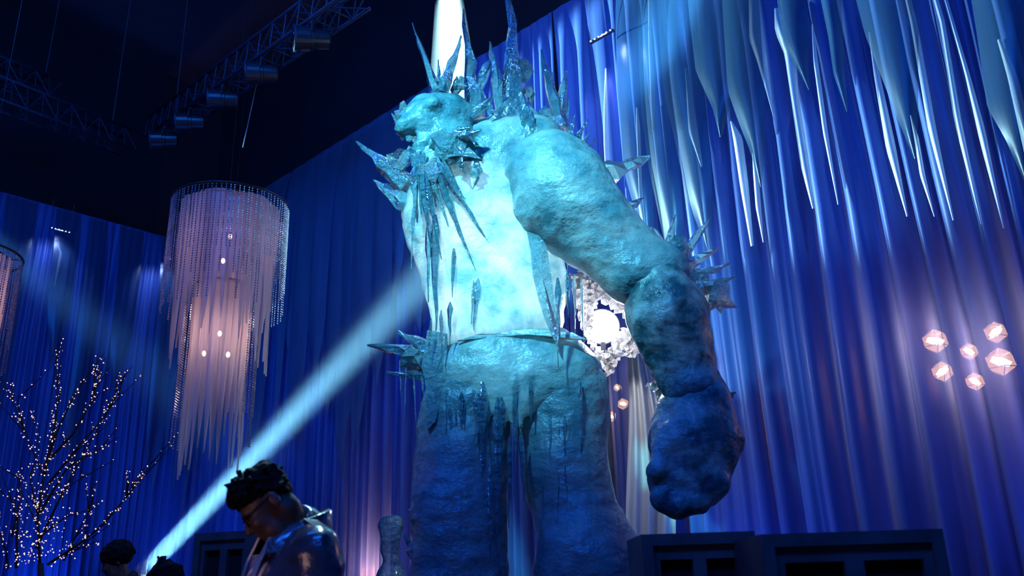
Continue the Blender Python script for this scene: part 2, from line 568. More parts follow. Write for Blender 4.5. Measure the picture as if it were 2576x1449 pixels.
def drape(name, wall, s0, s1, label, seed, amp=0.10, wl=(0.08, 0.26), flip=False):
    """one pleated floor-length panel"""
    r = random.Random(seed)
    ds = 0.016
    n = int((s1 - s0) / ds)
    knots = []
    s = s0
    ph = r.random() * 6
    offs = []
    cur = r.uniform(*wl); left = cur; A = r.uniform(0.5, 1.0)
    for i in range(n + 1):
        ph += 2 * math.pi * ds / cur
        left -= ds
        if left < 0:
            cur = r.uniform(*wl); left = cur; A = r.uniform(0.25, 1.15)
        w = math.sin(ph); w = math.copysign(abs(w) ** 0.6, w)
        offs.append(amp * A * w * min(1.6, cur / 0.16))
    zs = [0.02, 1.2, 2.4, 3.6, 4.8, 6.0, 7.0, 8.0, 8.7, HTOP]
    V = []; F = []
    for j, z in enumerate(zs):
        g = 1.0 - 0.95 * (z / HTOP) ** 6
        sway = [0.03 * (1 - (z / HTOP) ** 4) * math.sin(i * ds * 2.1 + z * 0.5 + seed) for i in range(n + 1)]
        for i in range(n + 1):
            V.append(wall(s0 + i * ds + 0.02 * math.sin(z * 0.9 + i * ds * 3), 0.1 + offs[i] * g + sway[i], z))
    m = n + 1
    for j in range(len(zs) - 1):
        for i in range(n):
            q = (j * m + i, j * m + i + 1, (j + 1) * m + i + 1, (j + 1) * m + i)
            F.append(q[::-1] if flip else q)
    o = mesh_obj(name, V, F, M['drape'], smooth=True, loc=wall((s0 + s1) / 2, 0, 0))
    return tag(o, label, 'curtain', 'pleated floor-length drapes on the walls')


drape('pleated_drape', wallR, 0.16, 2.6, 'blue pleated drape right of the room corner, behind the fringed chandelier', 1)
drape('pleated_drape', wallR, 2.58, 5.2, 'blue pleated drape crossed by the light beam, between chandelier and ice giant', 2)
drape('pleated_drape', wallR, 5.18, 8.6, 'blue pleated drape right behind the torso of the ice giant', 3)
drape('pleated_drape', wallR, 8.58, 11.4, 'blue pleated drape behind the raised elbow of the ice giant', 4, wl=(0.10, 0.3))
drape('pleated_drape', wallR, 11.38, 13.8, 'blue pleated drape just right of the hanging hand of the ice giant', 5, wl=(0.12, 0.34), amp=0.08)
drape('pleated_drape', wallR, 13.78, 19.5, 'purple-glowing pleated drape at the right edge, in front of six warm lamps', 6, wl=(0.14, 0.36), amp=0.085)
drape('pleated_drape', wallL, 0.16, 2.2, 'blue pleated drape on the left wall, beside the room corner', 7, flip=True)
drape('pleated_drape', wallL, 2.18, 8.0, 'dark blue pleated drape behind the twig tree with fairy lights', 8, flip=True)


def strip(name, wall, pts, mat, depth, bulge, flip=False, rows=22, cols=7):
    """hanging cut of fabric; pts = [(s_centre, z, half_width)] from top to tip; curved across its width"""
    zs = np.array([p[1] for p in pts]); ss = np.array([p[0] for p in pts]); ws = np.array([p[2] for p in pts])
    o_ = np.argsort(zs)
    V = []; F = []
    Z = np.linspace(zs.max(), zs.min(), rows)
    for z in Z:
        c = np.interp(z, zs[o_], ss[o_]); w = max(np.interp(z, zs[o_], ws[o_]), 0.002)
        for j in range(cols):
            t = j / (cols - 1) * 2 - 1
            d = depth - (depth - .14) * (z / HTOP) ** 8 + bulge * min(1, w / 0.05) * (1 - t * t) + 0.25 * bulge * math.sin(3 * t + z * 1.3) * min(1, w / 0.1)
            V.append(wall(c + w * t, d, z))
    for i in range(rows - 1):
        for j in range(cols - 1):
            a = i * cols + j
            q = (a, a + cols, a + cols + 1, a + 1)
            F.append(q[::-1] if flip else q)
    o = mesh_obj(name, V, F, mat, smooth=True, loc=V[0])
    return o


def pxstrip(pix, mat, depth, bulge, wall=wallR, right=True):
    pts = []
    for x, y, w in pix:
        s, z = onwall(x, y, depth, right)
        s2, _ = onwall(x + w / 2, y, depth, right)
        pts.append((s, z, abs(s2 - s)))
    return strip('fabric_icicle', wall, pts, mat, depth, bulge, flip=not right)


ORD = ['first', 'second', 'third', 'fourth', 'fifth', 'sixth', 'seventh', 'eighth', 'ninth', 'tenth', 'eleventh', 'twelfth', 'thirteenth', 'fourteenth', 'fifteenth', 'sixteenth', 'seventeenth', 'eighteenth', 'nineteenth', 'twentieth'] + ['twenty-' + q for q in ('first', 'second', 'third', 'fourth', 'fifth', 'sixth', 'seventh', 'eighth', 'ninth')]
# streaks of side light, put in as white satin strips, ordered from the right edge inwards (top ... tip, width in pixels)
streaks = [
    [(2512, 100, 10), (2545, 190, 26), (2600, 420, 34), (2640, 560, 6)],
    [(2360, -60, 10), (2430, 180, 14), (2468, 330, 22), (2525, 575, 5)],
    [(2320, -120, 12), (2370, 60, 14), (2408, 300, 20), (2468, 565, 4)],
    [(2255, -120, 12), (2298, 60, 18), (2345, 330, 22), (2398, 555, 5)],
    [(2290, 290, 3), (2305, 350, 12), (2320, 440, 14), (2350, 545, 3)],
    [(2185, 80, 4), (2205, 190, 16), (2240, 370, 26), (2282, 545, 5)],
    [(2042, 60, 4), (2050, 150, 12), (2075, 330, 13), (2108, 515, 3)],
    [(1950, 20, 10), (1962, 70, 34), (1985, 130, 30), (2000, 260, 20), (2025, 420, 22), (2045, 525, 5)],
    [(1893, 385, 3), (1900, 430, 14), (1907, 520, 14), (1920, 610, 3)],
    [(1838, 305, 4), (1855, 350, 24), (1872, 470, 22), (1892, 620, 8)],
    [(1888, -80, 20), (1898, 90, 34), (1915, 150, 26), (1930, 220, 14), (1945, 292, 3)],
    [(1722, 170, 4), (1732, 240, 14), (1742, 330, 24), (1765, 420, 5)],
    [(1626, -80, 10), (1633, 120, 10), (1640, 230, 12), (1642, 330, 4)],
    [(1600, 270, 3), (1604, 320, 9), (1608, 420, 10), (1614, 600, 5)],
    [(1519, 170, 3), (1521, 260, 9), (1524, 360, 13), (1527, 470, 6)],
]
for k, st in enumerate(streaks):
    o = pxstrip(st, M['satin'], 0.26 + 0.02 * (k % 3), 0.05)
    tag(o, 'bright light streak as a narrow satin strip on the drape, %s of the bright ones from the right edge' % ORD[k], 'fabric strip', 'bright light streaks as satin strips on the right wall')

sheers = [
    [(2500, -60, 150), (2520, 60, 150), (2535, 250, 120), (2555, 340, 60), (2590, 480, 6)],
    [(2215, -60, 170), (2240, 60, 150), (2262, 180, 100), (2280, 280, 60), (2302, 400, 6)],
    [(2078, -60, 60), (2098, 80, 40), (2108, 180, 30), (2130, 280, 4)],
    [(1985, -60, 90), (2000, 100, 70), (2018, 170, 26), (2034, 225, 4)],
    [(1790, -60, 160), (1800, 150, 120), (1812, 260, 50), (1812, 345, 5)],
    [(1850, -60, 100), (1870, 200, 100), (1890, 300, 70), (1903, 370, 40), (1914, 470, 4)],
    [(1700, -60, 130), (1715, 200, 110), (1735, 330, 90), (1757, 480, 70), (1785, 640, 5)],
    [(1640, -60, 110), (1655, 250, 100), (1665, 400, 80), (1690, 560, 60), (1700, 730, 5)],
    [(1570, -60, 90), (1590, 250, 80), (1600, 420, 70), (1625, 560, 40), (1640, 700, 4)],
]
for k, st in enumerate(sheers):
    o = pxstrip(st, M['sheer'], 0.36 + 0.03 * (k % 3), 0.05)
    tag(o, 'wide grey-teal pointed sheer panel, %s wide one from the right edge' % ORD[k], 'fabric strip', 'wide sheer icicle panels on the right wall')
# long, dim icicle cuts on the wall left of the giant and on the left wall: nothing tells them apart
s = 0.5; k = 0
while s < 9.0:
    w = rng.uniform(0.2, 0.42); zt = rng.uniform(2.9, 5.6)
    o = strip('fabric_icicle', wallR, [(s, HTOP - 0.05, w), (s + rng.uniform(-.05, .05), zt + rng.uniform(1.0, 1.8), w * 0.85), (s + rng.uniform(-.1, .1), zt + 0.45, w * 0.4), (s + rng.uniform(-.12, .12), zt, 0.004)], M['sheer_grey'], 0.3 + rng.uniform(0, .12), 0.05)
    tag(o, 'long dim sheer fabric icicle left of or behind the giant, %s from the corner' % ORD[k], 'fabric strip', 'dim fabric icicles left of the giant')
    s += rng.uniform(0.3, 0.5); k += 1
s = 0.4; k = 0
while s < 7.5:
    w = rng.uniform(0.14, 0.3); zt = rng.uniform(3.2, 5.8)
    o = strip('fabric_icicle', wallL, [(s, HTOP - 0.05, w), (s, zt + 1.2, w * 0.8), (s + rng.uniform(-.1, .1), zt + 0.4, w * 0.35), (s, zt, 0.004)], M['sheer'], 0.3 + rng.uniform(0, .1), 0.04, flip=True)
    tag(o, 'narrow dim fabric icicle on the left wall, %s from the room corner' % ORD[k], 'fabric strip', 'dim fabric icicles on the left wall')
    s += rng.uniform(0.5, 0.9); k += 1
o = pxstrip([(150, 615, 4), (156, 635, 9), (150, 665, 8), (138, 720, 3)], M['satin'], 0.3, 0.04, wallL, False)
tag(o, 'single short bright satin strip below the row of lights on the left wall', 'fabric strip')


# ------------------------------------------------------------------ lamps glowing through the drape
def gem_lamp(x, y, rpx, tilt, label, group, power=0, d=-0.35):
    s_, z_ = onwall(x, y, d)
    c = wallR(s_, d, z_)
    r = rpx * float(np.linalg.norm(c - EYE)) / FPX
    t = root('gem_lamp', c)
    v, f = ICO1
    part('glass_shade', c + v * r, f, M['gem_glass_clear'], t)
    core = v * np.array([0.75, 0.34, 0.34]) * r
    R = np.array(Matrix.Rotation(tilt, 3, 'Y') @ Matrix.Rotation(-0.76, 3, 'Z'))
    part('bulb', c + core @ R.T, f, M['gem_core'], t, True)
    mb = MB()
    for e in [(0, 1), (0, 2), (0, 3), (0, 4), (0, 5), (1, 2), (2, 3), (3, 4), (4, 5), (5, 1), (6, 11), (7, 11), (8, 11), (9, 11), (10, 11), (6, 7), (7, 8), (8, 9), (9, 10), (10, 6)]:
        a, b = ICOV[e[0]], ICOV[e[1]]
        mb.tube([c + a * r, c + b * r], r * 0.035, 5)
    mb.part('wire_frame', M['wire'], t)
    mb = MB().tube([c + np.array([0, 0, r]), c + np.array([0, 0, 8.8 - c[2]])], 0.006, 5)
    mb.part('cord', M['black'], t)
    tag(t, label, 'lamp', group)
    if power:
        lamp('gem_lamp_light', 'POINT', c + NR * 0.12, (1.0, 0.34, 0.16), power, size=0.12)
    return t


def ico0():
    bm = bmesh.new(); bmesh.ops.create_icosphere(bm, subdivisions=1, radius=1.0)
    v = np.array([p.co[:] for p in bm.verts][:12]); bm.free(); return v


ICOV = ico0()
ICOV = ICOV[np.argsort(-ICOV[:, 2])]
_m, _nt, _o = newmat('warm_gem_glass')
_e = N(_nt, 'Emission'); _e.inputs['Color'].default_value = (1, 0.5, 0.22, 1); _e.inputs['Strength'].default_value = 7
_t = N(_nt, 'BsdfTransparent'); _x = N(_nt, 'MixShader'); _x.inputs[0].default_value = 0.55
_nt.links.new(_e.outputs[0], _x.inputs[1]); _nt.links.new(_t.outputs[0], _x.inputs[2]); _nt.links.new(_x.outputs[0], _o.inputs['Surface'])
_m.cycles.emission_sampling = 'NONE'
M['gem_glass_clear'] = _m
G = 'geometric warm lamps behind the drape'
gem_lamp(2352, 858, 29, 0.45, 'glowing faceted lamp, leftmost and large, behind the right drape', G, 20)
gem_lamp(2370, 935, 24, -0.6, 'small faceted lamp directly below the leftmost glowing lamp, right drape', G)
gem_lamp(2437, 884, 20, 1.1, 'faint small faceted lamp in the middle of the six, right drape', G)
gem_lamp(2452, 960, 21, 1.1, 'lowest of the six faceted lamps behind the right drape', G, 14)
gem_lamp(2504, 836, 25, -0.7, 'topmost of the six faceted lamps, nearest the right edge corner', G)
gem_lamp(2517, 910, 32, 0.6, 'largest, brightest faceted lamp, rightmost of the six', G, 22)
G2 = 'warm lamps behind the drape between torso and arm'
gem_lamp(1536, 1048, 15, 0.4, 'warm lamp beside the right hip of the ice giant, the lower one', G2, 40)
gem_lamp(1567, 1016, 15, 0.4, 'warm lamp between hip and forearm of the ice giant, the middle one', G2)
gem_lamp(1552, 975, 10, 1.2, 'faint warm lamp between torso and forearm, the topmost one', G2)
gem_lamp(1000, 1440, 14, 0.4, 'warm lamp low behind the drape, left of the giant\'s leg', 'warm lamps at the foot of the drape', 170)


def led_bar(x0, y0, x1, y1, n, right, label):
    U, W = (UR, wallR) if right else (UL, wallL)
    a = onwall(x0, y0, 0.5, right); b = onwall(x1, y1, 0.5, right)
    z = (a[1] + b[1]) / 2; s0, s1 = a[0], b[0]
    t = root('led_bar', W((s0 + s1) / 2, 0.5, z))
    mb = MB()
    P = [W(s, d, zz) for zz in (z - .012, z + .012) for d in (0.50, 0.54) for s in (s0, s1)]
    mb.add(P, [(0, 2, 3, 1), (4, 5, 7, 6), (0, 1, 5, 4), (1, 3, 7, 5), (3, 2, 6, 7), (2, 0, 4, 6)])
    mb.part('housing', M['black'], t)
    me = None
    for k in range(n):
        c = W(s0 + (s1 - s0) * (k + .5) / n, 0.55, z)
        part('led', c + ICO1[0] * 0.012, ICO1[1], M['led'], t)
    p = W((s0 + s1) / 2, 0.5, z)
    mb = MB()
    for s_ in (s0, s1):
        mb.tube([W(s_, 0.5, z), W(s_, 0.5, HTOP)], 0.004, 4)
    mb.part('suspension_wire', M['wire'], t)
    lamp('led_bar_light', 'SPOT', W((s0 + s1) / 2, 0.6, z), (0.3, 0.45, 1.0), 60, W((s0 + s1) / 2, 0.05, z - 1.2), size=0.1, angle=110, blend=1)
    return tag(t, label, 'light bar', 'small LED bars in front of the drapes')


led_bar(1487, 108, 1546, 80, 6, True, 'row of tiny blue-white lights on the drape above the giant\'s shoulder')
led_bar(124, 573, 176, 588, 6, False, 'row of tiny violet lights high on the left wall')
led_bar(412, 649, 428, 653, 3, False, 'short row of tiny lights beside the left rim of the chandelier')

# ------------------------------------------------------------------ trusses with stage lamps


def truss(name, A, B, width, label, n):
    A = np.array(A, float); B = np.array(B, float)
    t = root(name, (A + B) / 2)
    d = (B - A); L = np.linalg.norm(d); d /= L
    side = np.cross(d, [0, 0, 1]); side /= np.linalg.norm(side); upv = np.cross(side, d)
    cor = [(-.5, -.5), (.5, -.5), (.5, .5), (-.5, .5)]
    P = lambda q, c: A + d * L * q + side * width * c[0] + upv * width * c[1]
    for c in cor:
        MB().tube([P(0, c), P(1, c)], 0.028, 7).part('chord', M['metal'], t, True)
    for i in range(n):
        a, b = i / n, (i + 1) / n
        for k in range(4):
            c0, c1 = cor[k], cor[(k + 1) % 4]
            if i % 2: c0, c1 = c1, c0
            MB().tube([P(a, c0), P(b, c1)], 0.013, 5, cap=False).part('brace', M['metal'], t)
        for k in range(4):
            MB().tube([P(a, cor[k]), P(a, cor[(k + 1) % 4])], 0.012, 5, cap=False).part('brace', M['metal'], t)
    for q in (0.12, 0.88):
        MB().tube([P(q, (0, .5)), np.array([*P(q, (0, 0))[:2], 13.98])], 0.008, 5).part('hoist_cable', M['wire'], t)
    tag(t, label, 'truss', 'lighting trusses under the ceiling')
    return P


PT = truss('lighting_truss', atY(395, 330, 15.0), atY(900, -30, 9.4), 0.42, 'long box truss with stage lamps running diagonally to the upper frame edge', 18)
truss('lighting_truss', atY(-120, 190, 12.0), atY(325, 362, 15.2), 0.42, 'lower of two parallel trusses at the left, pointing to the corner', 12)
truss('lighting_truss', atY(-120, 140, 12.6), atY(140, 236, 14.3), 0.42, 'upper, shorter one of the two parallel trusses at the left', 7)


def stage_lamp(top, direction, r, L, label, group=None, hang=0.35):
    top = np.array(top, float); c = top - np.array([0, 0, hang])
    d = np.array(direction, float); d /= np.linalg.norm(d)
    t = root('stage_lamp', top)
    Mx = Matrix.Translation(Vector(c)) @ Vector(d).to_track_quat('Z', 'Y').to_matrix().to_4x4()
    MB().lathe([(r * .55, -L * .55), (r * .8, -L * .5), (r * .82, -L * .1), (r * .92, -L * .08), (r * .92, 0), (r, L * .02), (r, L * .45)], 20, Mx).part('lamp_body', M['black'], t, False)
    MB().lathe([(r * 1.12, L * .4), (r * 1.12, L * .46), (r * .85, L * .47)], 20, Mx).part('front_rim', M['metal'], t)
    MB().lathe([(r * .86, L * .462), (r * .5, L * .49), (0.002, L * .5)], 20, Mx).part('lens', M['lens'], t, True)
    side = np.cross(d, [0, 0, 1.0]); side /= np.linalg.norm(side)
    MB().tube([c + side * r * 1.15, c + side * r * 1.15 + np.array([0, 0, hang * .6]), top + np.array([0, 0, -.08]),
               c - side * r * 1.15 + np.array([0, 0, hang * .6]), c - side * r * 1.15], 0.012, 6).part('yoke', M['metal'], t)
    MB().tube([top + np.array([0, 0, -.1]), top + np.array([0, 0, .05])], 0.03, 8).part('clamp', M['metal'], t)
    return tag(t, label, 'stage lamp', group)


M['lens'] = principled('dark_lens', (0.01, 0.012, 0.02), 0.08, bmp=0, spec=1.0)
gl = 'stage lamps hanging from the diagonal truss'
for q, lb in ((0.87, 'nearest, largest stage lamp hanging from the diagonal truss, top of frame'),
              (0.66, 'second nearest stage lamp hanging from the diagonal truss'),
              (0.47, 'third stage lamp from the top end of the diagonal truss'),
              (0.28, 'fourth stage lamp from the top end of the diagonal truss'),
              (0.11, 'farthest stage lamp at the dark lower end of the diagonal truss')):
    stage_lamp(PT(q, (0.3, -.5)), (-0.9, -0.3, -0.12), 0.17, 0.5, lb, gl, hang=0.24)
MB().tube([PT(.62, (0, -.5)), PT(.60, (0, -.5)) + np.array([-.1, 0, -1.35])], 0.009, 5).obj('hanging_cable', M['wire'], loc=PT(.62, (0, -.5)))
tag(bpy.context.scene.objects['hanging_cable'], 'thin loose cable dangling from the diagonal truss', 'cable')

# ------------------------------------------------------------------ light beams in the haze


def beam(a, b, r0, r1, density, color, power, angle, label, z_fade=None, lensname=True, aniso=0.2, blend=0.6, soft=0.02):
    a = np.array(a, float); b = np.array(b, float); L = float(np.linalg.norm(b - a))
    q = Vector(b - a).to_track_quat('Z', 'Y')
    mb = MB().lathe([(r0, 0.02), (r1, L)], 28)
    o = mb.obj('light_beam', haze('beam_haze', density, color=(0.85, 0.95, 1), z0=(z_fade[0] * L if z_fade else None), z1=(z_fade[1] * L if z_fade else None), aniso=aniso))
    o.rotation_euler = q.to_euler(); o.location = Vector(a)
    tag(o, label, 'light beam', kind='stuff')
    lamp('beam_lamp', 'SPOT', a + (b - a) / L * 0.0, color, power, b, size=soft, angle=angle, blend=blend)
    return o


b1a, b1b = atY(352, 1450, 8.6), atY(1190, 570, 8.6)
beam(b1a, b1b, 0.095, 0.42, 0.10, (0.24, 0.70, 1.0), 56000, 7.2, 'broad pale blue light beam rising from behind the heads towards the ice giant', blend=1.0, soft=0.08)
b3a, b3b = atY(1121, -200, 9.5), atY(1146, 330, 9.2)
beam(b3a, b3b, 0.07, 0.36, 0.7, (0.5, 0.87, 1.0), 20000, 12.5, 'blinding white light shaft falling behind the head of the ice giant', blend=0.75, soft=0.03)
b2a, b2b = atY(-260, 420, 11.0), atY(700, 1190, 11.0)
beam(b2a, b2b, 0.2, 0.75, 0.04, (0.10, 0.38, 1.0), 8500, 9, 'faint wide blue light beam slanting down at the left edge', blend=1.0, soft=0.15)

# fixture of the rising beam
ml = root('moving_head_lamp', np.array([b1a[0], b1a[1], 0.0]))
_dir = (b1b - b1a) / np.linalg.norm(b1b - b1a)
MB().box((b1a[0] - .16, b1a[1] - .16, 0), (b1a[0] + .16, b1a[1] + .16, b1a[2] - .55)).part('plinth', M['black'], ml)
MB().box((b1a[0] - .15, b1a[1] - .12, b1a[2] - .55), (b1a[0] + .15, b1a[1] + .12, b1a[2] - .42)).part('base', M['black'], ml)
for sg in (-1, 1):
    MB().box((b1a[0] - .05, b1a[1] + sg * .15 - .02, b1a[2] - .45), (b1a[0] + .05, b1a[1] + sg * .15 + .02, b1a[2] + .02)).part('yoke_arm', M['black'], ml)
_Mx = Matrix.Translation(Vector(b1a - _dir * 0.02)) @ Vector(_dir).to_track_quat('Z', 'Y').to_matrix().to_4x4()
MB().lathe([(.06, -.36), (.1, -.32), (.11, -.1), (.095, -.02)], 20, _Mx).part('head', M['black'], ml)
MB().lathe([(.085, -.019), (.085, -.012)], 20, _Mx).part('lens', M['beam_lens'], ml)
tag(ml, 'black moving-head stage light throwing the rising blue beam', 'stage light')
stage_lamp(b3a - (b3b - b3a) / np.linalg.norm(b3b - b3a) * .35 + np.array([0, 0, .9]), (b3b - b3a), 0.11, 0.5, 'stage lamp above the frame throwing the white shaft of light', hang=0.9)
stage_lamp(b2a - (b2b - b2a) / np.linalg.norm(b2b - b2a) * .35 + np.array([0, 0, .9]), (b2b - b2a), 0.2, 0.5, 'stage lamp beyond the left edge throwing the faint blue beam', hang=0.9)

# ------------------------------------------------------------------ the ice giant
GY = 7.3


def gp(x, y, dy=0.0): return atY(x, y, GY + dy)


def gr(r, x=1288, y=724): return r * pxm(x, y, GY)


gbase = np.array([gp(1290, 1900)[0], GY, 0.0])
giant = root('ice_giant', gbase)
tag(giant, 'towering translucent ice giant with spikes, glowing cyan torso and hanging arm', 'ice sculpture')


def gcap(v, a, b, ra, rb, k=0.12, flat=None):
    v.cap(gp(*a), gp(*b), gr(ra), gr(rb), k, flat=flat)


DEPTH = (0, 1, 0)
SKIN = [((2.2, 2.2, 3.0), 0.035), ((6, 6, 12), 0.012), ((16, 16, 22), 0.005)]
# hollow torso, lit from inside
v = Vol((-1.25, 6.3, 3.0), (1.35, 8.3, 5.6), 0.024)
gcap(v, (1215, 470), (1225, 600), 165, 178, 0.2, flat=(DEPTH, .75))
gcap(v, (1225, 600), (1255, 790), 178, 172, 0.2, flat=(DEPTH, .75))
gcap(v, (1215, 410), (1330, 395), 105, 112, 0.2)
gcap(v, (1115, 500), (1105, 570), 85, 80, 0.2)
v.noise(SKIN, seed=3)
V_, F_ = v.mesh(); part('torso', V_, F_, M['ice'], giant, True)
# pelvis with a belt edge and a tongue-shaped loin front
v = Vol((-1.1, 6.1, 2.2), (1.2, 8.3, 4.3), 0.024)
gcap(v, (1185, 955), (1400, 955), 106, 116, 0.15, flat=(DEPTH, 1.1))
gcap(v, (1270, 925, -.04), (1340, 925, -.04), 100, 100, 0.2)
gcap(v, (1230, 930, -.26), (1290, 1000, -.3), 80, 40, 0.12, flat=(DEPTH, .6))
gcap(v, (1180, 940, -.2), (1190, 1000, -.25), 50, 35, 0.1, flat=(DEPTH, .6))
for k_, (fx, fy, ln) in enumerate(((1165, 985, 45), (1195, 990, 60), (1225, 1000, 75), (1262, 1010, 60), (1300, 1000, 70), (1335, 985, 45), (1372, 975, 60))):
    gcap(v, (fx, fy - 40, -.34 if 1180 < fx < 1340 else -.28), (fx + 3, fy + ln, -.33 if 1180 < fx < 1340 else -.28), 26, 4, 0.04, flat=(DEPTH, .6))
v.noise(SKIN, seed=13)
V_, F_ = v.mesh(); part('pelvis', V_, F_, M['ice'], giant, True)
v = Vol((-1.25, 6.3, -0.02), (0.4, 8.0, 3.9), 0.026)
gcap(v, (1175, 1010), (1150, 1290, -.05), 105, 103, 0.12)
gcap(v, (1150, 1290, -.05), (1160, 1900, -.05), 103, 125, 0.15)
gcap(v, (1130, 1900, -.25), (1160, 1900, -.05), 110, 110, 0.1)
v.noise(SKIN, seed=14)
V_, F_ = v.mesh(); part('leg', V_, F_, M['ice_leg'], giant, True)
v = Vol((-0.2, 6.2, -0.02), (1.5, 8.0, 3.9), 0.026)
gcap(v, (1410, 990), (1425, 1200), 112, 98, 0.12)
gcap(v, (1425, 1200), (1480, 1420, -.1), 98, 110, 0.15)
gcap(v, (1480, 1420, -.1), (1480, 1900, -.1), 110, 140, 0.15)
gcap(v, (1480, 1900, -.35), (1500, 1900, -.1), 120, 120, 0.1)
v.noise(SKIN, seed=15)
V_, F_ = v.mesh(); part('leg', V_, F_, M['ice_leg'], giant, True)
# arm
v = Vol((-0.1, 6.1, 1.9), (2.4, 8.0, 5.5), 0.024)
gcap(v, (1385, 440, -.35), (1420, 500, -.40), 118, 122, 0.15)
gcap(v, (1420, 500, -.40), (1600, 680, -.42), 122, 78, 0.15)
gcap(v, (1600, 680, -.42), (1655, 690, -.42), 78, 72, 0.12)
v.noise(SKIN, seed=23)
V_, F_ = v.mesh(); part('upper_arm', V_, F_, M['ice'], giant, True)
v = Vol((0.5, 6.1, 1.7), (2.4, 8.0, 5.2), 0.022)
gcap(v, (1638, 690, -.46), (1684, 800, -.48), 70, 90, 0.1)
gcap(v, (1684, 800, -.48), (1735, 960, -.5), 90, 68, 0.1)
v.noise([((3, 3, 3), 0.03), ((8, 8, 8), 0.018), ((20, 20, 20), 0.010)], seed=33)
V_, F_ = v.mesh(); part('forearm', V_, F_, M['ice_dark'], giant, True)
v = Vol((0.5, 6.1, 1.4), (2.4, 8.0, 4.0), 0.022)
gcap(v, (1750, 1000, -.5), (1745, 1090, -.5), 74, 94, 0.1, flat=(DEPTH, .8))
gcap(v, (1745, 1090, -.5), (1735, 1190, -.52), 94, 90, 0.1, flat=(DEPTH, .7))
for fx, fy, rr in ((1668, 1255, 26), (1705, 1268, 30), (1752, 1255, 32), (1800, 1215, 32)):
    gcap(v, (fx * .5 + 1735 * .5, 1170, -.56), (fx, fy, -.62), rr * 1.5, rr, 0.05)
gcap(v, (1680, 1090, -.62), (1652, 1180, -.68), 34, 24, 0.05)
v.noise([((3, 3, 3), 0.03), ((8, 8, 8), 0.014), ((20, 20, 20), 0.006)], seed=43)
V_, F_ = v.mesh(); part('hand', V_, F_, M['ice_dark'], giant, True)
# head: blunt muzzle to the left, brow ridge, cranium, open jaw
v = Vol((-1.35, 6.0, 4.2), (0.1, 7.9, 6.3), 0.020)
gcap(v, (1088, 300, -.38), (1128, 296, -.32), 64, 66, 0.1)
gcap(v, (1062, 282, -.45), (1028, 292, -.5), 40, 24, 0.07)
gcap(v, (1050, 312, -.5), (1018, 318, -.55), 42, 24, 0.07)
gcap(v, (1045, 268, -.55), (1090, 262, -.6), 14, 20, 0.04)
gcap(v, (1090, 350, -.4), (1120, 360, -.35), 48, 52, 0.1)
gcap(v, (1062, 362, -.5), (1048, 400, -.5), 30, 14, 0.06)
gcap(v, (1100, 385, -.45), (1085, 420, -.5), 30, 22, 0.08)
gcap(v, (1130, 370, -.3), (1190, 420, -.2), 60, 70, 0.12)
v.cap(gp(1052, 335, -1.1), gp(1055, 335, -.62), gr(16), gr(12), 0.04, cut=True)
v.cap(gp(1000, 352, -1.1), gp(1040, 345, -.5), gr(10), gr(8), 0.03, cut=True)
v.noise([((4, 4, 4), 0.025), ((11, 11, 11), 0.010), ((24, 24, 24), 0.006)], seed=53)
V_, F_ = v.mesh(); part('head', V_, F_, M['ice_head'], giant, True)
# lamps glowing inside the hollow body and head
lamp('giant_inner_light', 'POINT', gp(1240, 640, 0.0), (0.72, 0.95, 1.0), 22, size=0.2)
lamp('giant_inner_light', 'POINT', gp(1240, 760, 0.0), (0.72, 0.95, 1.0), 18, size=0.2)
lamp('giant_inner_light', 'POINT', gp(1290, 940, -.05), (0.4, 0.88, 1.0), 22, size=0.2)


def spike(a, b, w, mat, name='ice_spike', seed=0, n=6, tipw=0.08, bend=0.03):
    r = random.Random(seed)
    a = np.array(a); b = np.array(b); L = np.linalg.norm(b - a)
    pts = []; rad = []
    k = 7
    for i in range(k):
        t = i / (k - 1)
        p = a + (b - a) * t
        if 0 < i < k - 1: p = p + np.array([r.uniform(-1, 1) for _ in range(3)]) * L * bend * .5
        pts.append(p); rad.append(w * ((1 - t) * (1 + .25 * r.uniform(-1, 1)) + tipw * t) * (min(1, .25 + t * 4.5) if name == 'icicle' else 1))
    mb = MB().tube(pts, rad, n, phase=r.random() * 6)
    vv = [np.array(p) + np.array([r.uniform(-1, 1) for _ in range(3)]) * w * .12 for p in mb.v]
    return part(name, vv, mb.f, mat, giant)


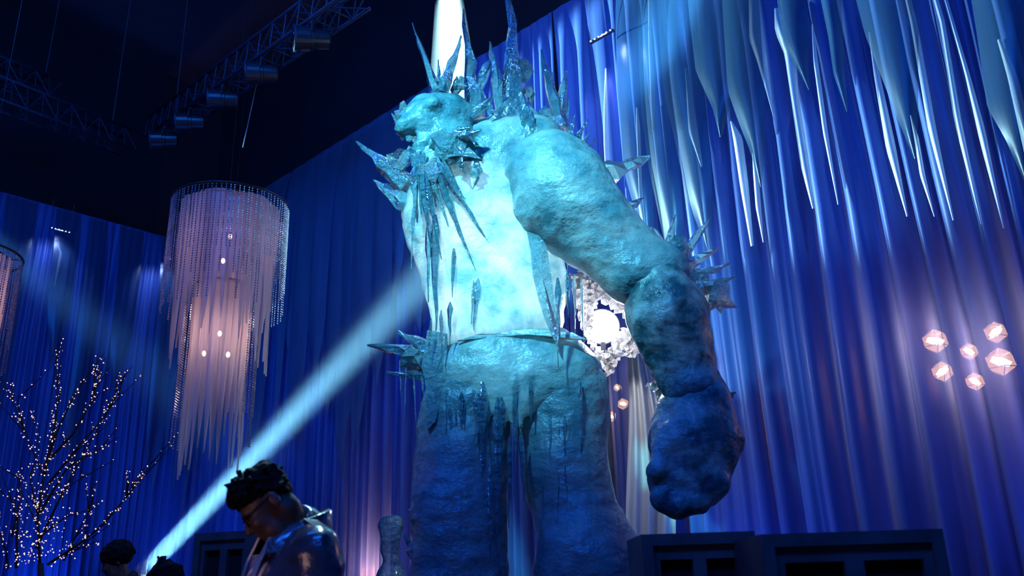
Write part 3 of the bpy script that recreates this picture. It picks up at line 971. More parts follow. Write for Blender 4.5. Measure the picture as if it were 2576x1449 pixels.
sd = 100
for bx, by, tx, ty, w, dy, ty_dy, mt in [
    (1098, 232, 1037, 58, 24, -.35, -.45, 'clear'), (1112, 232, 1160, 92, 32, -.35, -.4, 'clear_dark'), (1104, 222, 1103, 150, 16, -.35, -.35, 'clear'),
    (1120, 225, 1116, 170, 10, -.3, -.3, 'clear'), (1098, 225, 1088, 185, 12, -.3, -.3, 'frost'), (1195, 290, 1166, 25, 40, -.15, -.15, 'clear_dark'),
    (1180, 270, 1215, 185, 26, -.1, 0, 'clear_dark'), (1265, 310, 1232, 105, 36, -.1, -.1, 'clear'), (1285, 330, 1284, -60, 62, 0, 0.1, 'clear_dark'),
    (1345, 350, 1305, 225, 42, -.35, -.45, 'clear_dark'), (1415, 330, 1362, 125, 40, .05, .1, 'clear_dark'), (1402, 290, 1426, 180, 34, .1, .15, 'clear'),
    (1424, 305, 1433, 250, 12, .1, .1, 'clear'), (1250, 320, 1215, 230, 28, -.2, -.2, 'clear_dark'), (1225, 330, 1290, 235, 22, -.3, -.35, 'clear_dark'), (1250, 300, 1285, 215, 26, 0, 0, 'clear'),
    (1430, 380, 1480, 300, 22, -.1, 0, 'clear_dark'), (1440, 385, 1470, 312, 18, -.15, -.1, 'clear_dark'), (1450, 390, 1487, 330, 18, -.1, -.1, 'clear_dark'), (1425, 370, 1448, 285, 22, -.1, 0, 'clear_dark'), (1460, 400, 1500, 345, 12, -.1, 0, 'clear'),
    (1025, 470, 897, 357, 44, -.1, -.15, 'clear'), (1030, 520, 941, 455, 40, -.1, -.1, 'clear'), (1025, 480, 950, 460, 24, 0, 0, 'clear'),
    (1010, 330, 986, 285, 20, -.5, -.55, 'clear'), (1015, 345, 1000, 335, 16, -.5, -.55, 'clear'), (1008, 290, 1010, 258, 16, -.5, -.5, 'clear'),
    (1490, 450, 1634, 397, 74, .0, .1, 'frost'), (1500, 455, 1560, 435, 40, .0, .1, 'frost'), (1552, 548, 1618, 495, 46, -.25, -.2, 'foil'),
    (1680, 625, 1699, 540, 24, -.4, -.4, 'clear'), (1700, 665, 1788, 546, 34, -.4, -.35, 'clear'), (1690, 640, 1725, 600, 22, -.35, -.3, 'clear'),
    (1712, 680, 1805, 624, 34, -.4, -.35, 'frost'), (1720, 705, 1836, 662, 34, -.4, -.3, 'clear_dark'), (1745, 730, 1852, 697, 28, -.4, -.3, 'clear_dark'), (1705, 600, 1712, 690, 40, -.5, -.55, 'clear_dark'),
    (1795, 1010, 1850, 990, 34, -.5, -.5, 'ice_dark'), (1760, 1100, 1840, 1000, 40, -.5, -.5, 'ice_dark'),
    (1075, 895, 925, 868, 34, -.05, -.1, 'clear_dark'), (1075, 880, 1000, 834, 36, -.05, -.1, 'clear_dark'), (1075, 945, 972, 938, 28, -.05, -.1, 'clear_dark'), (1080, 920, 1010, 905, 40, -.05, -.1, 'clear_dark'),
    (1062, 1420, 1016, 1345, 30, -.1, -.15, 'clear_dark'), (1055, 1290, 1025, 1282, 16, -.1, -.1, 'clear_dark'),
]:
    sd += 1
    spike(gp(bx, by, dy), gp(tx, ty, ty_dy), gr(w * .68), M[mt], seed=sd)
# beard and hanging icicles
FACE = [(1048, 385, 1062, 505, 24, -.6, 'clear_dark'), (1060, 380, 1075, 480, 26, -.62, 'clear_dark'), (1040, 375, 1045, 470, 18, -.6, 'clear_dark'), (1075, 395, 1098, 520, 22, -.62, 'clear'), (1098, 395, 1150, 545, 18, -.62, 'clear'), (1110, 395, 1168, 500, 14, -.6, 'clear_dark'), (1085, 410, 1080, 560, 16, -.62, 'clear')]
for bx, by, tx, ty, w, dy, mt in FACE + [
    (1092, 400, 1230, 612, 22, -0.62, 'clear_dark'), (1088, 410, 1197, 682, 20, -0.64, 'clear_dark'), (1080, 420, 1127, 570, 20, -0.66, 'clear'), (1068, 430, 1112, 652, 20, -0.66, 'clear_dark'),
    (1048, 430, 1034, 682, 16, -0.6, 'clear'), (1062, 430, 1086, 622, 30, -0.62, 'clear_dark'), (1055, 420, 1060, 540, 24, -0.62, 'clear_dark'), (1040, 420, 1050, 560, 22, -0.6, 'clear_dark'),
    (1094, 540, 1097, 832, 26, -0.46, 'clear_dark'), (1142, 625, 1138, 748, 14, -0.46, 'clear_dark'), (1132, 760, 1132, 872, 13, -0.46, 'clear_dark'), (1203, 700, 1192, 832, 18, -0.46, 'clear'), (1192, 705, 1186, 815, 9, -0.46, 'clear'),
    (1075, 560, 1078, 760, 16, -0.46, 'clear'), (1110, 780, 1112, 915, 9, -0.46, 'foil'), (1085, 800, 1078, 895, 7, -0.46, 'foil'), (1205, 445, 1188, 478, 8, -0.6, 'clear_dark'),  # first foil icicle is a bright highlight put in as a strip
    (1403, 700, 1405, 925, 16, -0.6, 'clear_dark'), (1425, 680, 1430, 800, 12, -0.46, 'clear_dark'), (1445, 690, 1448, 860, 9, -0.3, 'foil'), (1462, 700, 1470, 880, 8, -0.3, 'foil'),
    (1215, 960, 1213, 1200, 28, -0.41, 'clear_dark'), (1200, 985, 1205, 1150, 18, -0.41, 'clear_dark'), (1252, 1000, 1250, 1400, 20, -0.41, 'clear_dark'), (1262, 1000, 1258, 1180, 18, -0.41, 'clear_dark'), (1296, 935, 1293, 1250, 16, -0.41, 'clear_dark'),
    (1336, 945, 1335, 1065, 14, -0.41, 'clear_dark'), (1160, 985, 1162, 1120, 12, -0.41, 'clear_dark'), (1235, 1150, 1233, 1420, 14, -0.41, 'clear_dark'), (1310, 1080, 1318, 1260, 14, -0.41, 'clear_dark'), (1280, 1100, 1280, 1330, 12, -0.41, 'clear_dark'), (1460, 960, 1462, 1150, 12, -0.41, 'clear_dark'),
    (1005, 905, 1010, 1015, 5, -0.1, 'foil'), (1022, 900, 1018, 1055, 5, -0.1, 'foil'), (1040, 930, 1047, 1080, 5, -0.1, 'foil'), (1060, 930, 1065, 1000, 8, -0.1, 'clear'),
]:
    sd += 1
    spike(gp(bx, by, dy), gp(tx, ty, max(dy + .04, -.52) if by < 530 else dy + .03), gr(w * .62), M[mt], 'icicle', seed=sd, n=5, bend=0.015)


ri = random.Random(77)
for k_ in range(22):                       # long drips running down the legs
    x_ = ri.choice((ri.uniform(1085, 1260), ri.uniform(1350, 1500))); y_ = ri.uniform(940, 1120)
    cxl = 1165 if x_ < 1300 else 1425
    dd = -.36 + .25 * ((x_ - cxl) / 110) ** 2
    sd += 1
    spike(gp(x_, y_, dd), gp(x_ + ri.uniform(-8, 8), y_ + ri.uniform(110, 330), dd - .05), gr(ri.uniform(3, 8)), M[ri.choice(('clear', 'clear_dark', 'clear_dark'))], 'icicle', seed=sd, n=5, bend=0.012)


def shard(pix, dy, mat, name='ice_shard', thick=0.02, seed=0, tilt=0.0):
    """jagged plate: outline in its own plane, real thickness, uneven face"""
    r = random.Random(seed)
    cx = sum(p[0] for p in pix) / len(pix); cy = sum(p[1] for p in pix) / len(pix)
    out = []
    for i, p in enumerate(pix):
        q = pix[(i + 1) % len(pix)]
        out.append(p)
        out.append(((p[0] + q[0]) / 2 + r.uniform(-3, 3), (p[1] + q[1]) / 2 + r.uniform(-3, 3)))
    n = len(out)
    fr = [gp(x, y, dy + tilt * (x - cx) + r.uniform(-.02, .02)) for x, y in out]
    bk = [p + np.array([0, thick * 2, 0]) for p in fr]
    cf = gp(cx, cy, dy - .04); cb = cf + np.array([0, thick * 3 + .04, 0])
    V = fr + bk + [cf, cb]
    F = []
    for i in range(n):
        j = (i + 1) % n
        F += [(i, j, 2 * n), (n + j, n + i, 2 * n + 1), (i, n + i, n + j, j)]
    return part(name, V, F, mat, giant)


shard([(1188, 230), (1212, 165), (1240, 142), (1235, 170), (1215, 222), (1205, 235)], -.05, M['clear'], seed=1)
shard([(972, 388), (1005, 372), (1035, 385), (1030, 410), (1010, 428), (985, 420), (975, 405)], -.2, M['foil'], seed=2)
shard([(1330, 262), (1360, 285), (1385, 270), (1400, 330), (1345, 320)], .1, M['clear'], seed=3)
shard([(1350, 290), (1372, 265), (1398, 300), (1390, 350), (1352, 340)], .0, M['clear_dark'], seed=31)
shard([(1135, 335), (1168, 318), (1175, 330), (1212, 326), (1190, 340), (1196, 368), (1180, 345), (1150, 350)], -.62, M['clear_dark'], seed=4)
shard([(1130, 358), (1160, 372), (1180, 370), (1212, 400), (1176, 385), (1158, 395), (1172, 440), (1145, 412), (1158, 385), (1128, 395)], -.62, M['clear_dark'], seed=5)
shard([(1192, 405), (1200, 395), (1215, 430), (1205, 445), (1182, 440)], -.6, M['clear'], seed=6)
shard([(1150, 318), (1185, 320), (1160, 335), (1140, 330)], -.6, M['clear_dark'], seed=61)
shard([(1170, 285), (1225, 250), (1240, 240), (1230, 265), (1190, 295)], -.4, M['clear_dark'], seed=62)
shard([(1618, 590), (1628, 572), (1650, 575), (1668, 600), (1650, 612), (1630, 602)], -.35, M['foil'], seed=7)
shard([(1140, 205), (1150, 190), (1158, 200), (1150, 222), (1138, 222)], -.3, M['clear'], seed=8)
shard([(1075, 830), (1125, 840), (1130, 900), (1122, 960), (1095, 1060), (1075, 1080), (1072, 980), (1060, 920)], -.33, M['clear'], seed=9, thick=.03)
shard([(1325, 580), (1345, 560), (1375, 620), (1395, 760), (1405, 880), (1370, 800), (1340, 690)], -.5, M['clear'], seed=10, thick=.02)
shard([(1150, 856), (1210, 838), (1340, 828), (1440, 836), (1478, 854), (1440, 842), (1340, 833), (1210, 843)], -.41, M['frost'], 'belt_edge', seed=11, thick=.02)
shard([(1055, 1060), (1075, 1040), (1085, 1120), (1068, 1220), (1055, 1180)], -.15, M['clear_dark'], seed=12, thick=.03)


def crumple(c, r, mat, seed, amp=.6, sub=ICO2, squash=(1, 1, 1), name='ice_crystal_cluster'):
    rr = np.random.default_rng(seed)
    vv = sub[0] * (1 + rr.uniform(-amp, amp, (len(sub[0]), 1))) * np.array(squash) * r
    return part(name, np.array(c) + vv, sub[1], mat, giant)


for k_, (cx_, cy_, cr_) in enumerate(((1000, 285, 12), (1004, 318, 10), (1016, 268, 10), (1028, 385, 12), (1060, 262, 9), (1130, 395, 18), (1160, 400, 14), (1105, 425, 16), (1045, 350, 9), (1030, 350, 8))):
    crumple(gp(cx_, cy_, -.56), gr(cr_), M['clear' if k_ % 2 else 'foil'], 40 + k_, squash=(1, .7, 1.2), sub=ICO1)
crumple(gp(1316, 178, .1), gr(26), M['foil'], 1, squash=(.8, .8, 1.4))
crumple(gp(1330, 240, .1), gr(16), M['foil'], 2, squash=(.8, .8, 1.6))
crumple(gp(1805, 748, -.35), gr(34), M['foil'], 3)
crumple(gp(1758, 712, -.35), gr(20), M['foil'], 4)
crumple(gp(1712, 615, -.35), gr(14), M['foil'], 5)
crumple(gp(1045, 905, -.05), gr(30), M['clear'], 6, squash=(1.2, 1, 1))
crumple(gp(1100, 205, -.35), gr(14), M['foil'], 7)
crumple(gp(1155, 215, -.3), gr(20), M['clear'], 8)
crumple(gp(1085, 440, -.6), gr(30), M['foil'], 9, squash=(1, .5, 1.3), amp=.4)
crumple(gp(1120, 360, -.6), gr(34), M['clear'], 10, squash=(1.2, .5, 1), amp=.4)

# stage flood and film behind the giant's arm
FY = 8.5
fc = atY(1514, 822, FY)
fl = root('flood_lamp', np.array([fc[0], fc[1], 0.0]))
_d = (EYE - fc); _d = _d / np.linalg.norm(_d)
_Mx = Matrix.Translation(Vector(fc)) @ Vector(_d).to_track_quat('Z', 'Y').to_matrix().to_4x4()
MB().lathe([(.08, -.3), (.16, -.25), (.17, 0), (.185, .01), (.185, .04), (.15, .04), (.14, .0)], 24, _Mx).part('housing', M['black'], fl)
MB().lathe([(.172, .045), (.13, .07), (.002, .08)], 24, _Mx).part('lens', M['flood'], fl)
MB().tube([fc - np.array([0, 0, .17]), np.array([fc[0], fc[1], 0.05])], 0.03, 10).part('stand_pole', M['metal'], fl)
for k in range(3):
    a = k * 2.1
    MB().tube([np.array([fc[0], fc[1], .5]), np.array([fc[0] + .45 * math.cos(a), fc[1] + .45 * math.sin(a), 0.0])], 0.018, 6).part('leg', M['metal'], fl)
tag(fl, 'dazzling white flood lamp behind the ice giant, in the gap under its arm', 'flood lamp')
lamp('flood_and_fill_light', 'POINT', fc + _d * .75 + np.array([0.08, 0, .05]), (1.0, 0.95, 1.0), 40, size=0.08)  # added point light ahead of the flood, brightens film and cloth
lamp('flood_and_fill_light', 'SPOT', fc + _d * .1, (1.0, 0.95, 1.0), 60, fc + _d * 2 + np.array([.2, 0, .1]), size=0.1, angle=140, blend=1)  # light of the flood itself


def film(name, outline, Y, seed, label, mat, tilt=0.0, amp=0.06, res=8, holes=()):
    """crumpled sheet filling a pixel outline at depth Y"""
    r = np.random.default_rng(seed)
    xs = [p[0] for p in outline]; ys = [p[1] for p in outline]

    def inside(x, y):
        c = False; n = len(outline)
        for i in range(n):
            x0, y0 = outline[i]; x1, y1 = outline[(i + 1) % n]
            if (y0 > y) != (y1 > y) and x < (x1 - x0) * (y - y0) / (y1 - y0) + x0: c = not c
        return c and not any((x - hx) ** 2 + (y - hy) ** 2 < hr * hr for hx, hy, hr in holes)
    nx = int((max(xs) - min(xs)) / res) + 2; ny = int((max(ys) - min(ys)) / res) + 2
    G = {}; V = []; F = []
    for j in range(ny):
        for i in range(nx):
            x = min(xs) + i * res; y = min(ys) + j * res
            G[i, j] = len(V)
            V.append(atY(x + r.uniform(-.4, .4) * res, y + r.uniform(-.4, .4) * res, Y + tilt * (x - xs[0]) + r.uniform(-amp, amp)))
    for j in range(ny - 1):
        for i in range(nx - 1):
            if inside(min(xs) + (i + .5) * res, min(ys) + (j + .5) * res):
                a, b, c, d = G[i, j], G[i + 1, j], G[i + 1, j + 1], G[i, j + 1]
                F += [(a, d, b), (b, d, c)] if (i + j) % 2 else [(a, d, c), (a, c, b)]
    used = sorted({i for f in F for i in f}); mp = {u: k for k, u in enumerate(used)}
    V = [V[u] for u in used]; F = [tuple(mp[i] for i in f) for f in F]
    V2 = V + [p + np.array([0, .004, 0]) for p in V]; n = len(V)
    F2 = F + [tuple(i + n for i in reversed(f)) for f in F]
    o = mesh_obj(name, V2, F2, mat, loc=V[0])
    return tag(o, label, 'plastic film', 'crinkled clear film around the flood lamp')


film('crinkled_film', [(1430, 690), (1475, 680), (1500, 760), (1490, 850), (1530, 900), (1520, 960), (1500, 900), (1460, 820)], 8.2, 1, 'crinkled white film strip hanging left of the flood lamp', M['film'])
film('crinkled_film', [(1470, 690), (1580, 725), (1590, 800), (1560, 790), (1530, 765), (1480, 750)], 8.3, 2, 'crinkled white film sheet above the flood lamp', M['film'], res=11)
film('crinkled_film', [(1540, 850), (1590, 810), (1615, 880), (1600, 900), (1560, 900), (1540, 940), (1520, 960), (1505, 900), (1530, 880)], 8.3, 3, 'crinkled white film bundle below the flood lamp', M['film'])
film('crinkled_film', [(1618, 962), (1665, 955), (1672, 985), (1660, 1010), (1640, 980)], 7.6, 4, 'small glinting film scrap at the giant\'s wrist', M['foil'])

# grey cloth hanging between giant and drape
pts = []
V = []; F = []
cols, rows = 26, 20
for j in range(rows):
    y = 880 + j * 55
    xl = 1578 + 4 * math.sin(j * .6); xr = 1625 + min(75, (y - 880) * .22)
    for i in range(cols):
        t = i / (cols - 1)
        V.append(atY(xl + (xr - xl) * t, y, 8.75 + .07 * math.sin(t * 21 + j * .12) + .04 * math.sin(t * 9 + j * .3)))
for j in range(rows - 1):
    for i in range(cols - 1):
        a = j * cols + i
        F.append((a, a + cols, a + cols + 1, a + 1))
V = [np.array([p[0], p[1], max(p[2], 0.01)]) for p in V]
o = mesh_obj('hanging_cloth', V, F, M['whitecloth'], smooth=True, loc=V[0])
tag(o, 'pale grey cloth hanging in folds between giant\'s leg and forearm', 'cloth')

# small ice pillar at the foot of the wall, left of the giant
v = Vol((-1.9, 8.3, 0.0), (-0.6, 9.7, 2.6), 0.03)
_c = atY(985, 1300, 9.0)
v.cap((_c[0], 9.0, 0.0), (_c[0], 9.0, 1.2), .3, .22, .1); v.cap((_c[0], 9.0, 1.2), (_c[0] + .02, 9.0, _c[2] - .05), .2, .1, .1)
v.noise([((4, 4, 3), .08), ((10, 10, 8), .03)], seed=9)
V_, F_ = v.mesh()
tag(mesh_obj('ice_pillar', V_, F_, M['clear_dark'], smooth=True, loc=(_c[0], 9.0, 0)), 'small rounded ice pillar standing in the orange glow left of the giant', 'ice pillar')

# ------------------------------------------------------------------ chandeliers
CHY = 8.2


def chandelier(cx, cy, Y, rpx, label, full=True, seed=5):
    r = random.Random(seed)
    c = atY(cx, cy, Y)
    k = pxm(cx, cy, Y)
    R = rpx * k
    t = root('fringed_chandelier', c)
    ring = lambda rad, z, n=48: [c + np.array([rad * math.cos(2 * math.pi * i / n), rad * math.sin(2 * math.pi * i / n), z]) for i in range(n + 1)]
    MB().tube(ring(R, 0), 0.013, 6, cap=False).part('hoop', M['black'], t, True)
    MB().tube(ring(R * .80, -.02), 0.011, 6, cap=False).part('hoop', M['black'], t, True)
    MB().tube(ring(R * .46, -.9), 0.010, 6, cap=False).part('hoop', M['black'], t, True)
    for i in range(4):
        a = i * math.pi / 2 + .4
        e = c + np.array([R * math.cos(a), R * math.sin(a), 0])
        MB().tube([c, e], 0.008, 5).part('spoke', M['black'], t)
        if i % 2: MB().tube([e, np.array([e[0], e[1], 13.98])], 0.003, 4).part('suspension_wire', M['black'], t)
    MB().tube([c + np.array([0, 0, .02]), c + np.array([0, 0, -1.75])], 0.008, 5).part('lamp_stem', M['black'], t)

    def fabric(rad, a, w, top, ln, j):
        n = 12; V = []; F = []
        for i in range(n):
            q = i / (n - 1); z = top - ln * q
            ww = w * (1.0 if q < .5 else max(.02, 1 - (q - .5) / .5) ** .8)
            rr = rad * (1 - .05 * q) + .012 * math.sin(5 * q + j)
            for m_ in (-1, 0, 1):
                aa = a + m_ * ww / rad + .02 * math.sin(3 * q + j)
                V.append(c + np.array([(rr + (.018 if m_ == 0 else 0)) * math.cos(aa), (rr + (.018 if m_ == 0 else 0)) * math.sin(aa), z]))
        for i in range(n - 1):
            for m_ in (0, 1):
                q0 = i * 3 + m_
                F.append((q0, q0 + 1, q0 + 4, q0 + 3))
        part('fabric_strip', V, F, M['chand_cloth'], t, True)
    n1 = 44
    for i in range(n1):
        fabric(R * .80, 2 * math.pi * i / n1 + r.uniform(-.04, .04), r.uniform(.032, .06), -.02, r.uniform(1.0, 1.85), i)
    n2 = 26
    for i in range(n2):
        fabric(R * .46, 2 * math.pi * i / n2 + r.uniform(-.05, .05), r.uniform(.03, .05), -.9, r.uniform(1.3, 1.95), i * 3)
    bv, bf = ico(1)
    bm_ = bmesh.new(); bmesh.ops.create_icosphere(bm_, subdivisions=1, radius=1.0); bm_.free()
    # bead strands in a few lengths, copied round the hoops
    protos = []
    oct_v = np.array([(1, 0, 0), (-1, 0, 0), (0, 1, 0), (0, -1, 0), (0, 0, 1), (0, 0, -1.0)]); oct_f = [(0, 2, 4), (2, 1, 4), (1, 3, 4), (3, 0, 4), (2, 0, 5), (1, 2, 5), (3, 1, 5), (0, 3, 5)]
    for ln in (0.7, 0.95, 1.2, 1.5, 1.8):
        V = []; F = []
        nb = int(ln / 0.026)
        for i in range(nb):
            o_ = len(V)
            V += (oct_v * np.array([.010, .010, .0125]) + np.array([0, 0, -i * .026 - .01])).tolist()
            F += [tuple(q + o_ for q in f) for f in oct_f]
        me = bpy.data.meshes.new('bead_strand'); me.from_pydata(V, [], F); me.update(); me.materials.append(M['bead'])
        protos.append(me)
    nb1 = 84
    for i in range(nb1):
        a = 2 * math.pi * (i + r.uniform(-.2, .2)) / nb1
        o = bpy.data.objects.new('bead_strand', r.choice(protos[:3])); COL.objects.link(o); o.parent = t
        o.location = (R * math.cos(a), R * math.sin(a), -.012)
    for i in range(26):
        side_ = math.pi * (i % 2) + r.uniform(-.5, .5)
        o = bpy.data.objects.new('bead_strand', r.choice(protos[3:])); COL.objects.link(o); o.parent = t
        o.location = (R * .62 * math.cos(side_), R * .62 * math.sin(side_), -.75)
    for z, sx in ((-.35, .02), (-.62, -.03), (-1.4, 0.0), (-1.6, -.14), (-1.62, .1)):
        p = c + np.array([sx, -.02, z])
        part('bulb', p + ICO2[0] * np.array([.02, .02, .03]), ICO2[1], M['warm_bulb'], t, True)
    lamp('chandelier_light', 'POINT', c + np.array([0, 0, -.5]), (1.0, 0.5, 0.45), 3 if full else 8, size=.08)
    lamp('chandelier_light', 'POINT', c + np.array([0, 0, -1.4]), (1.0, 0.58, 0.5), 5 if full else 8, size=.06)
    return tag(t, label, 'chandelier', 'round chandeliers fringed with fabric and beads')


chandelier(582, 520, CHY, 140, 'round pink-lit chandelier fringed with fabric strips and bead strands')
chandelier(-100, 640, CHY, 138, 'second fringed chandelier, mostly cut off by the left frame edge', False, 9)

# ------------------------------------------------------------------ twig tree with fairy lights
TY = 6.6
tr = random.Random(11)
tbase = np.array([atY(110, 1500, TY)[0], TY, 0.0])
tree = root('fairy_light_tree', tbase)
tp = lambda x, y, dy=0.0: atY(x, y, TY + dy)
mains = [
    [(100, 1418), (95, 1300), (110, 1200), (60, 1080), (10, 958)],
    [(110, 1200), (140, 1060), (145, 1000), (142, 940), (140, 882)],
    [(110, 1180), (150, 1070), (185, 1000), (212, 950)],
    [(130, 1150), (185, 1090), (225, 1020), (245, 960), (265, 898)],
    [(120, 1220), (200, 1120), (262, 1050), (280, 1010), (312, 945)],
    [(100, 1290), (170, 1175), (250, 1130), (297, 1100)],
    [(120, 1420), (190, 1375), (260, 1320), (318, 1250), (350, 1210), (382, 1163)],
    [(90, 1380), (150, 1255), (190, 1180), (240, 1090), (275, 1020)],
    [(40, 1430), (45, 1300), (30, 1260), (5, 1240)],
    [(30, 1350), (50, 1260), (50, 1205), (40, 1190)],
    [(160, 1410), (215, 1300), (240, 1270)], [(318, 1250), (325, 1205), (327, 1172)], [(322, 1248), (340, 1210), (345, 1195)],
    [(95, 1300), (75, 1200), (100, 1130), (85, 1040)], [(100, 1400), (95, 1330), (100, 1240), (120, 1150), (135, 1040)],
    [(110, 1250), (160, 1235), (220, 1190)], [(100, 1350), (165, 1300), (215, 1285), (240, 1262)], [(20, 1430), (15, 1380), (-20, 1300)],
    [(60, 1080), (45, 1020), (48, 990)], [(150, 1400), (225, 1370), (255, 1358)], [(240, 1000), (235, 950), (240, 925)], [(262, 1050), (290, 1000), (310, 985)],
]
mb = MB(); bulbs = []
mb.tube([tbase, tp(105, 1650), tp(102, 1418)], [.045, .035, .022], 7)
for bi, br in enumerate(mains):
    dy0 = tr.uniform(-.3, .3)
    P = [tp(x, y, dy0 * i / len(br)) for i, (x, y) in enumerate(br)]
    L = len(P)
    mb.tube(P, [(.008 if bi > 8 else .011) * (1 - .75 * i / (L - 1)) for i in range(L)], 5)
    seg = [(P[i], P[i + 1]) for i in range(L - 1)]
    for a, b in seg:
        nn = int(np.linalg.norm(b - a) / 0.024)
        for _ in range(nn):
            q = a + (b - a) * tr.random() + np.array([tr.gauss(0, .013), tr.gauss(0, .02), tr.gauss(0, .013)])
            bulbs.append(q)
        if tr.random() < .8:
            st = a + (b - a) * tr.random(); d = (b - a); d = d / np.linalg.norm(d)
            e = st + (d + np.array([tr.uniform(-.7, .7), tr.uniform(-.5, .5), tr.uniform(0, .5)])) * tr.uniform(.1, .28)
            mb.tube([st, e], [.006, .002], 4)
            for _ in range(tr.randint(2, 6)): bulbs.append(st + (e - st) * tr.random() + np.array([0, tr.gauss(0, .01), .006]))
for p_ in range(120):
    x = tr.gauss(90, 40); y = 1418 - abs(tr.gauss(0, 90)); bulbs.append(tp(x, y, tr.uniform(-.3, .3)))
mb.part('branches', M['bark'], tree, True)
Vb = []; Fb = []
for q in bulbs:
    n = len(Vb); rr = tr.uniform(.003, .0062)
    Vb += (q + ICO1[0] * rr).tolist(); Fb += [tuple(i + n for i in f) for f in ICO1[1]]
fo = part('fairy_lights', Vb, Fb, M['fairy'], tree, True); fo['kind'] = 'stuff'
tag(tree, 'bare dark twig tree covered in tiny warm fairy lights, lower left', 'tree')


# ------------------------------------------------------------------ cabinets at the lower edge
def cabinet(x0, x1, ytop, Y, depth, label, cols=2, rows=3, yaw=0.0, frame=0.045, inset=0.06, names='speaker_cabinet'):
    a = atY(x0, ytop, Y); b = atY(x1, ytop, Y)
    W = b[0] - a[0]; H = (a[2] + b[2]) / 2
    c = np.array([(a[0] + b[0]) / 2, Y, 0.0])
    t = empty(names, c); t.rotation_euler = (0, 0, yaw)
    loc = lambda mb_, nm, mt: bpy_child(mb_, nm, mt, t)
    fw = frame
    mb_ = MB()
    mb_.box((-W / 2, inset, 0), (W / 2, depth, H))
    loc(mb_, 'body', M['cab'])
    for sg in (-1, 1):
        x = sg * (W / 2 - fw / 2)
        loc(MB().box((x - fw / 2, 0, 0), (x + fw / 2, inset, H)), 'frame_post', M['cab'])
    loc(MB().box((-W / 2 + fw, 0, H - fw), (W / 2 - fw, inset, H)), 'top_rail', M['cab'])
    iw = W - 2 * fw; rh = (H - fw) / rows
    for r_ in range(rows):
        z1 = H - fw - r_ * rh; z0 = z1 - rh
        loc(MB().box((-W / 2 + fw, inset * .3, z0), (W / 2 - fw, inset, z0 + .05)), 'cross_rail', M['cab'])
        loc(MB().box((-W / 2 + fw, inset * .3, z1 - .055), (W / 2 - fw, inset, z1)), 'cross_rail', M['cab'])
        for k in range(cols):
            w_ = iw / cols; xl = -W / 2 + fw + k * w_
            loc(MB().box((xl, inset * .3, z0 + .05), (xl + w_ * .08 + .012, inset, z1 - .055)), 'mullion', M['cab'])
            loc(MB().box((xl + w_ * .92 - .012, inset * .3, z0 + .05), (xl + w_, inset, z1 - .055)), 'mullion', M['cab'])
            loc(MB().box((xl + w_ * .08 + .012, inset * .8, z0 + .05), (xl + w_ * .92 - .012, inset, z1 - .055)), 'dark_panel', M['hole'])
    return tag(t, label, 'cabinet', 'dark cabinets with square recesses')


def bpy_child(mb_, nm, mt, t):
    me = bpy.data.meshes.new(nm); me.from_pydata(mb_.v, [], mb_.f); me.update(); me.materials.append(mt)
    o = bpy.data.objects.new(nm, me); COL.objects.link(o); o.parent = t
    return o


cabinet(1612, 1898, 1340, 3.6, 0.5, 'blurred dark cabinet below the giant\'s hand, the smaller right one')
cabinet(1912, 2372, 1337, 3.2, 0.5, 'blurred black cabinet at lower right, the widest one')
cabinet(474, 648, 1338, 5.2, 0.35, 'navy cabinet in front of the light beam, behind the bowed person', yaw=-0.35)


# ------------------------------------------------------------------ people
def rotz(a): return np.array([[math.cos(a), -math.sin(a), 0], [math.sin(a), math.cos(a), 0], [0, 0, 1]])


def roty(a): return np.array([[math.cos(a), 0, math.sin(a)], [0, 1, 0], [-math.sin(a), 0, math.cos(a)]])


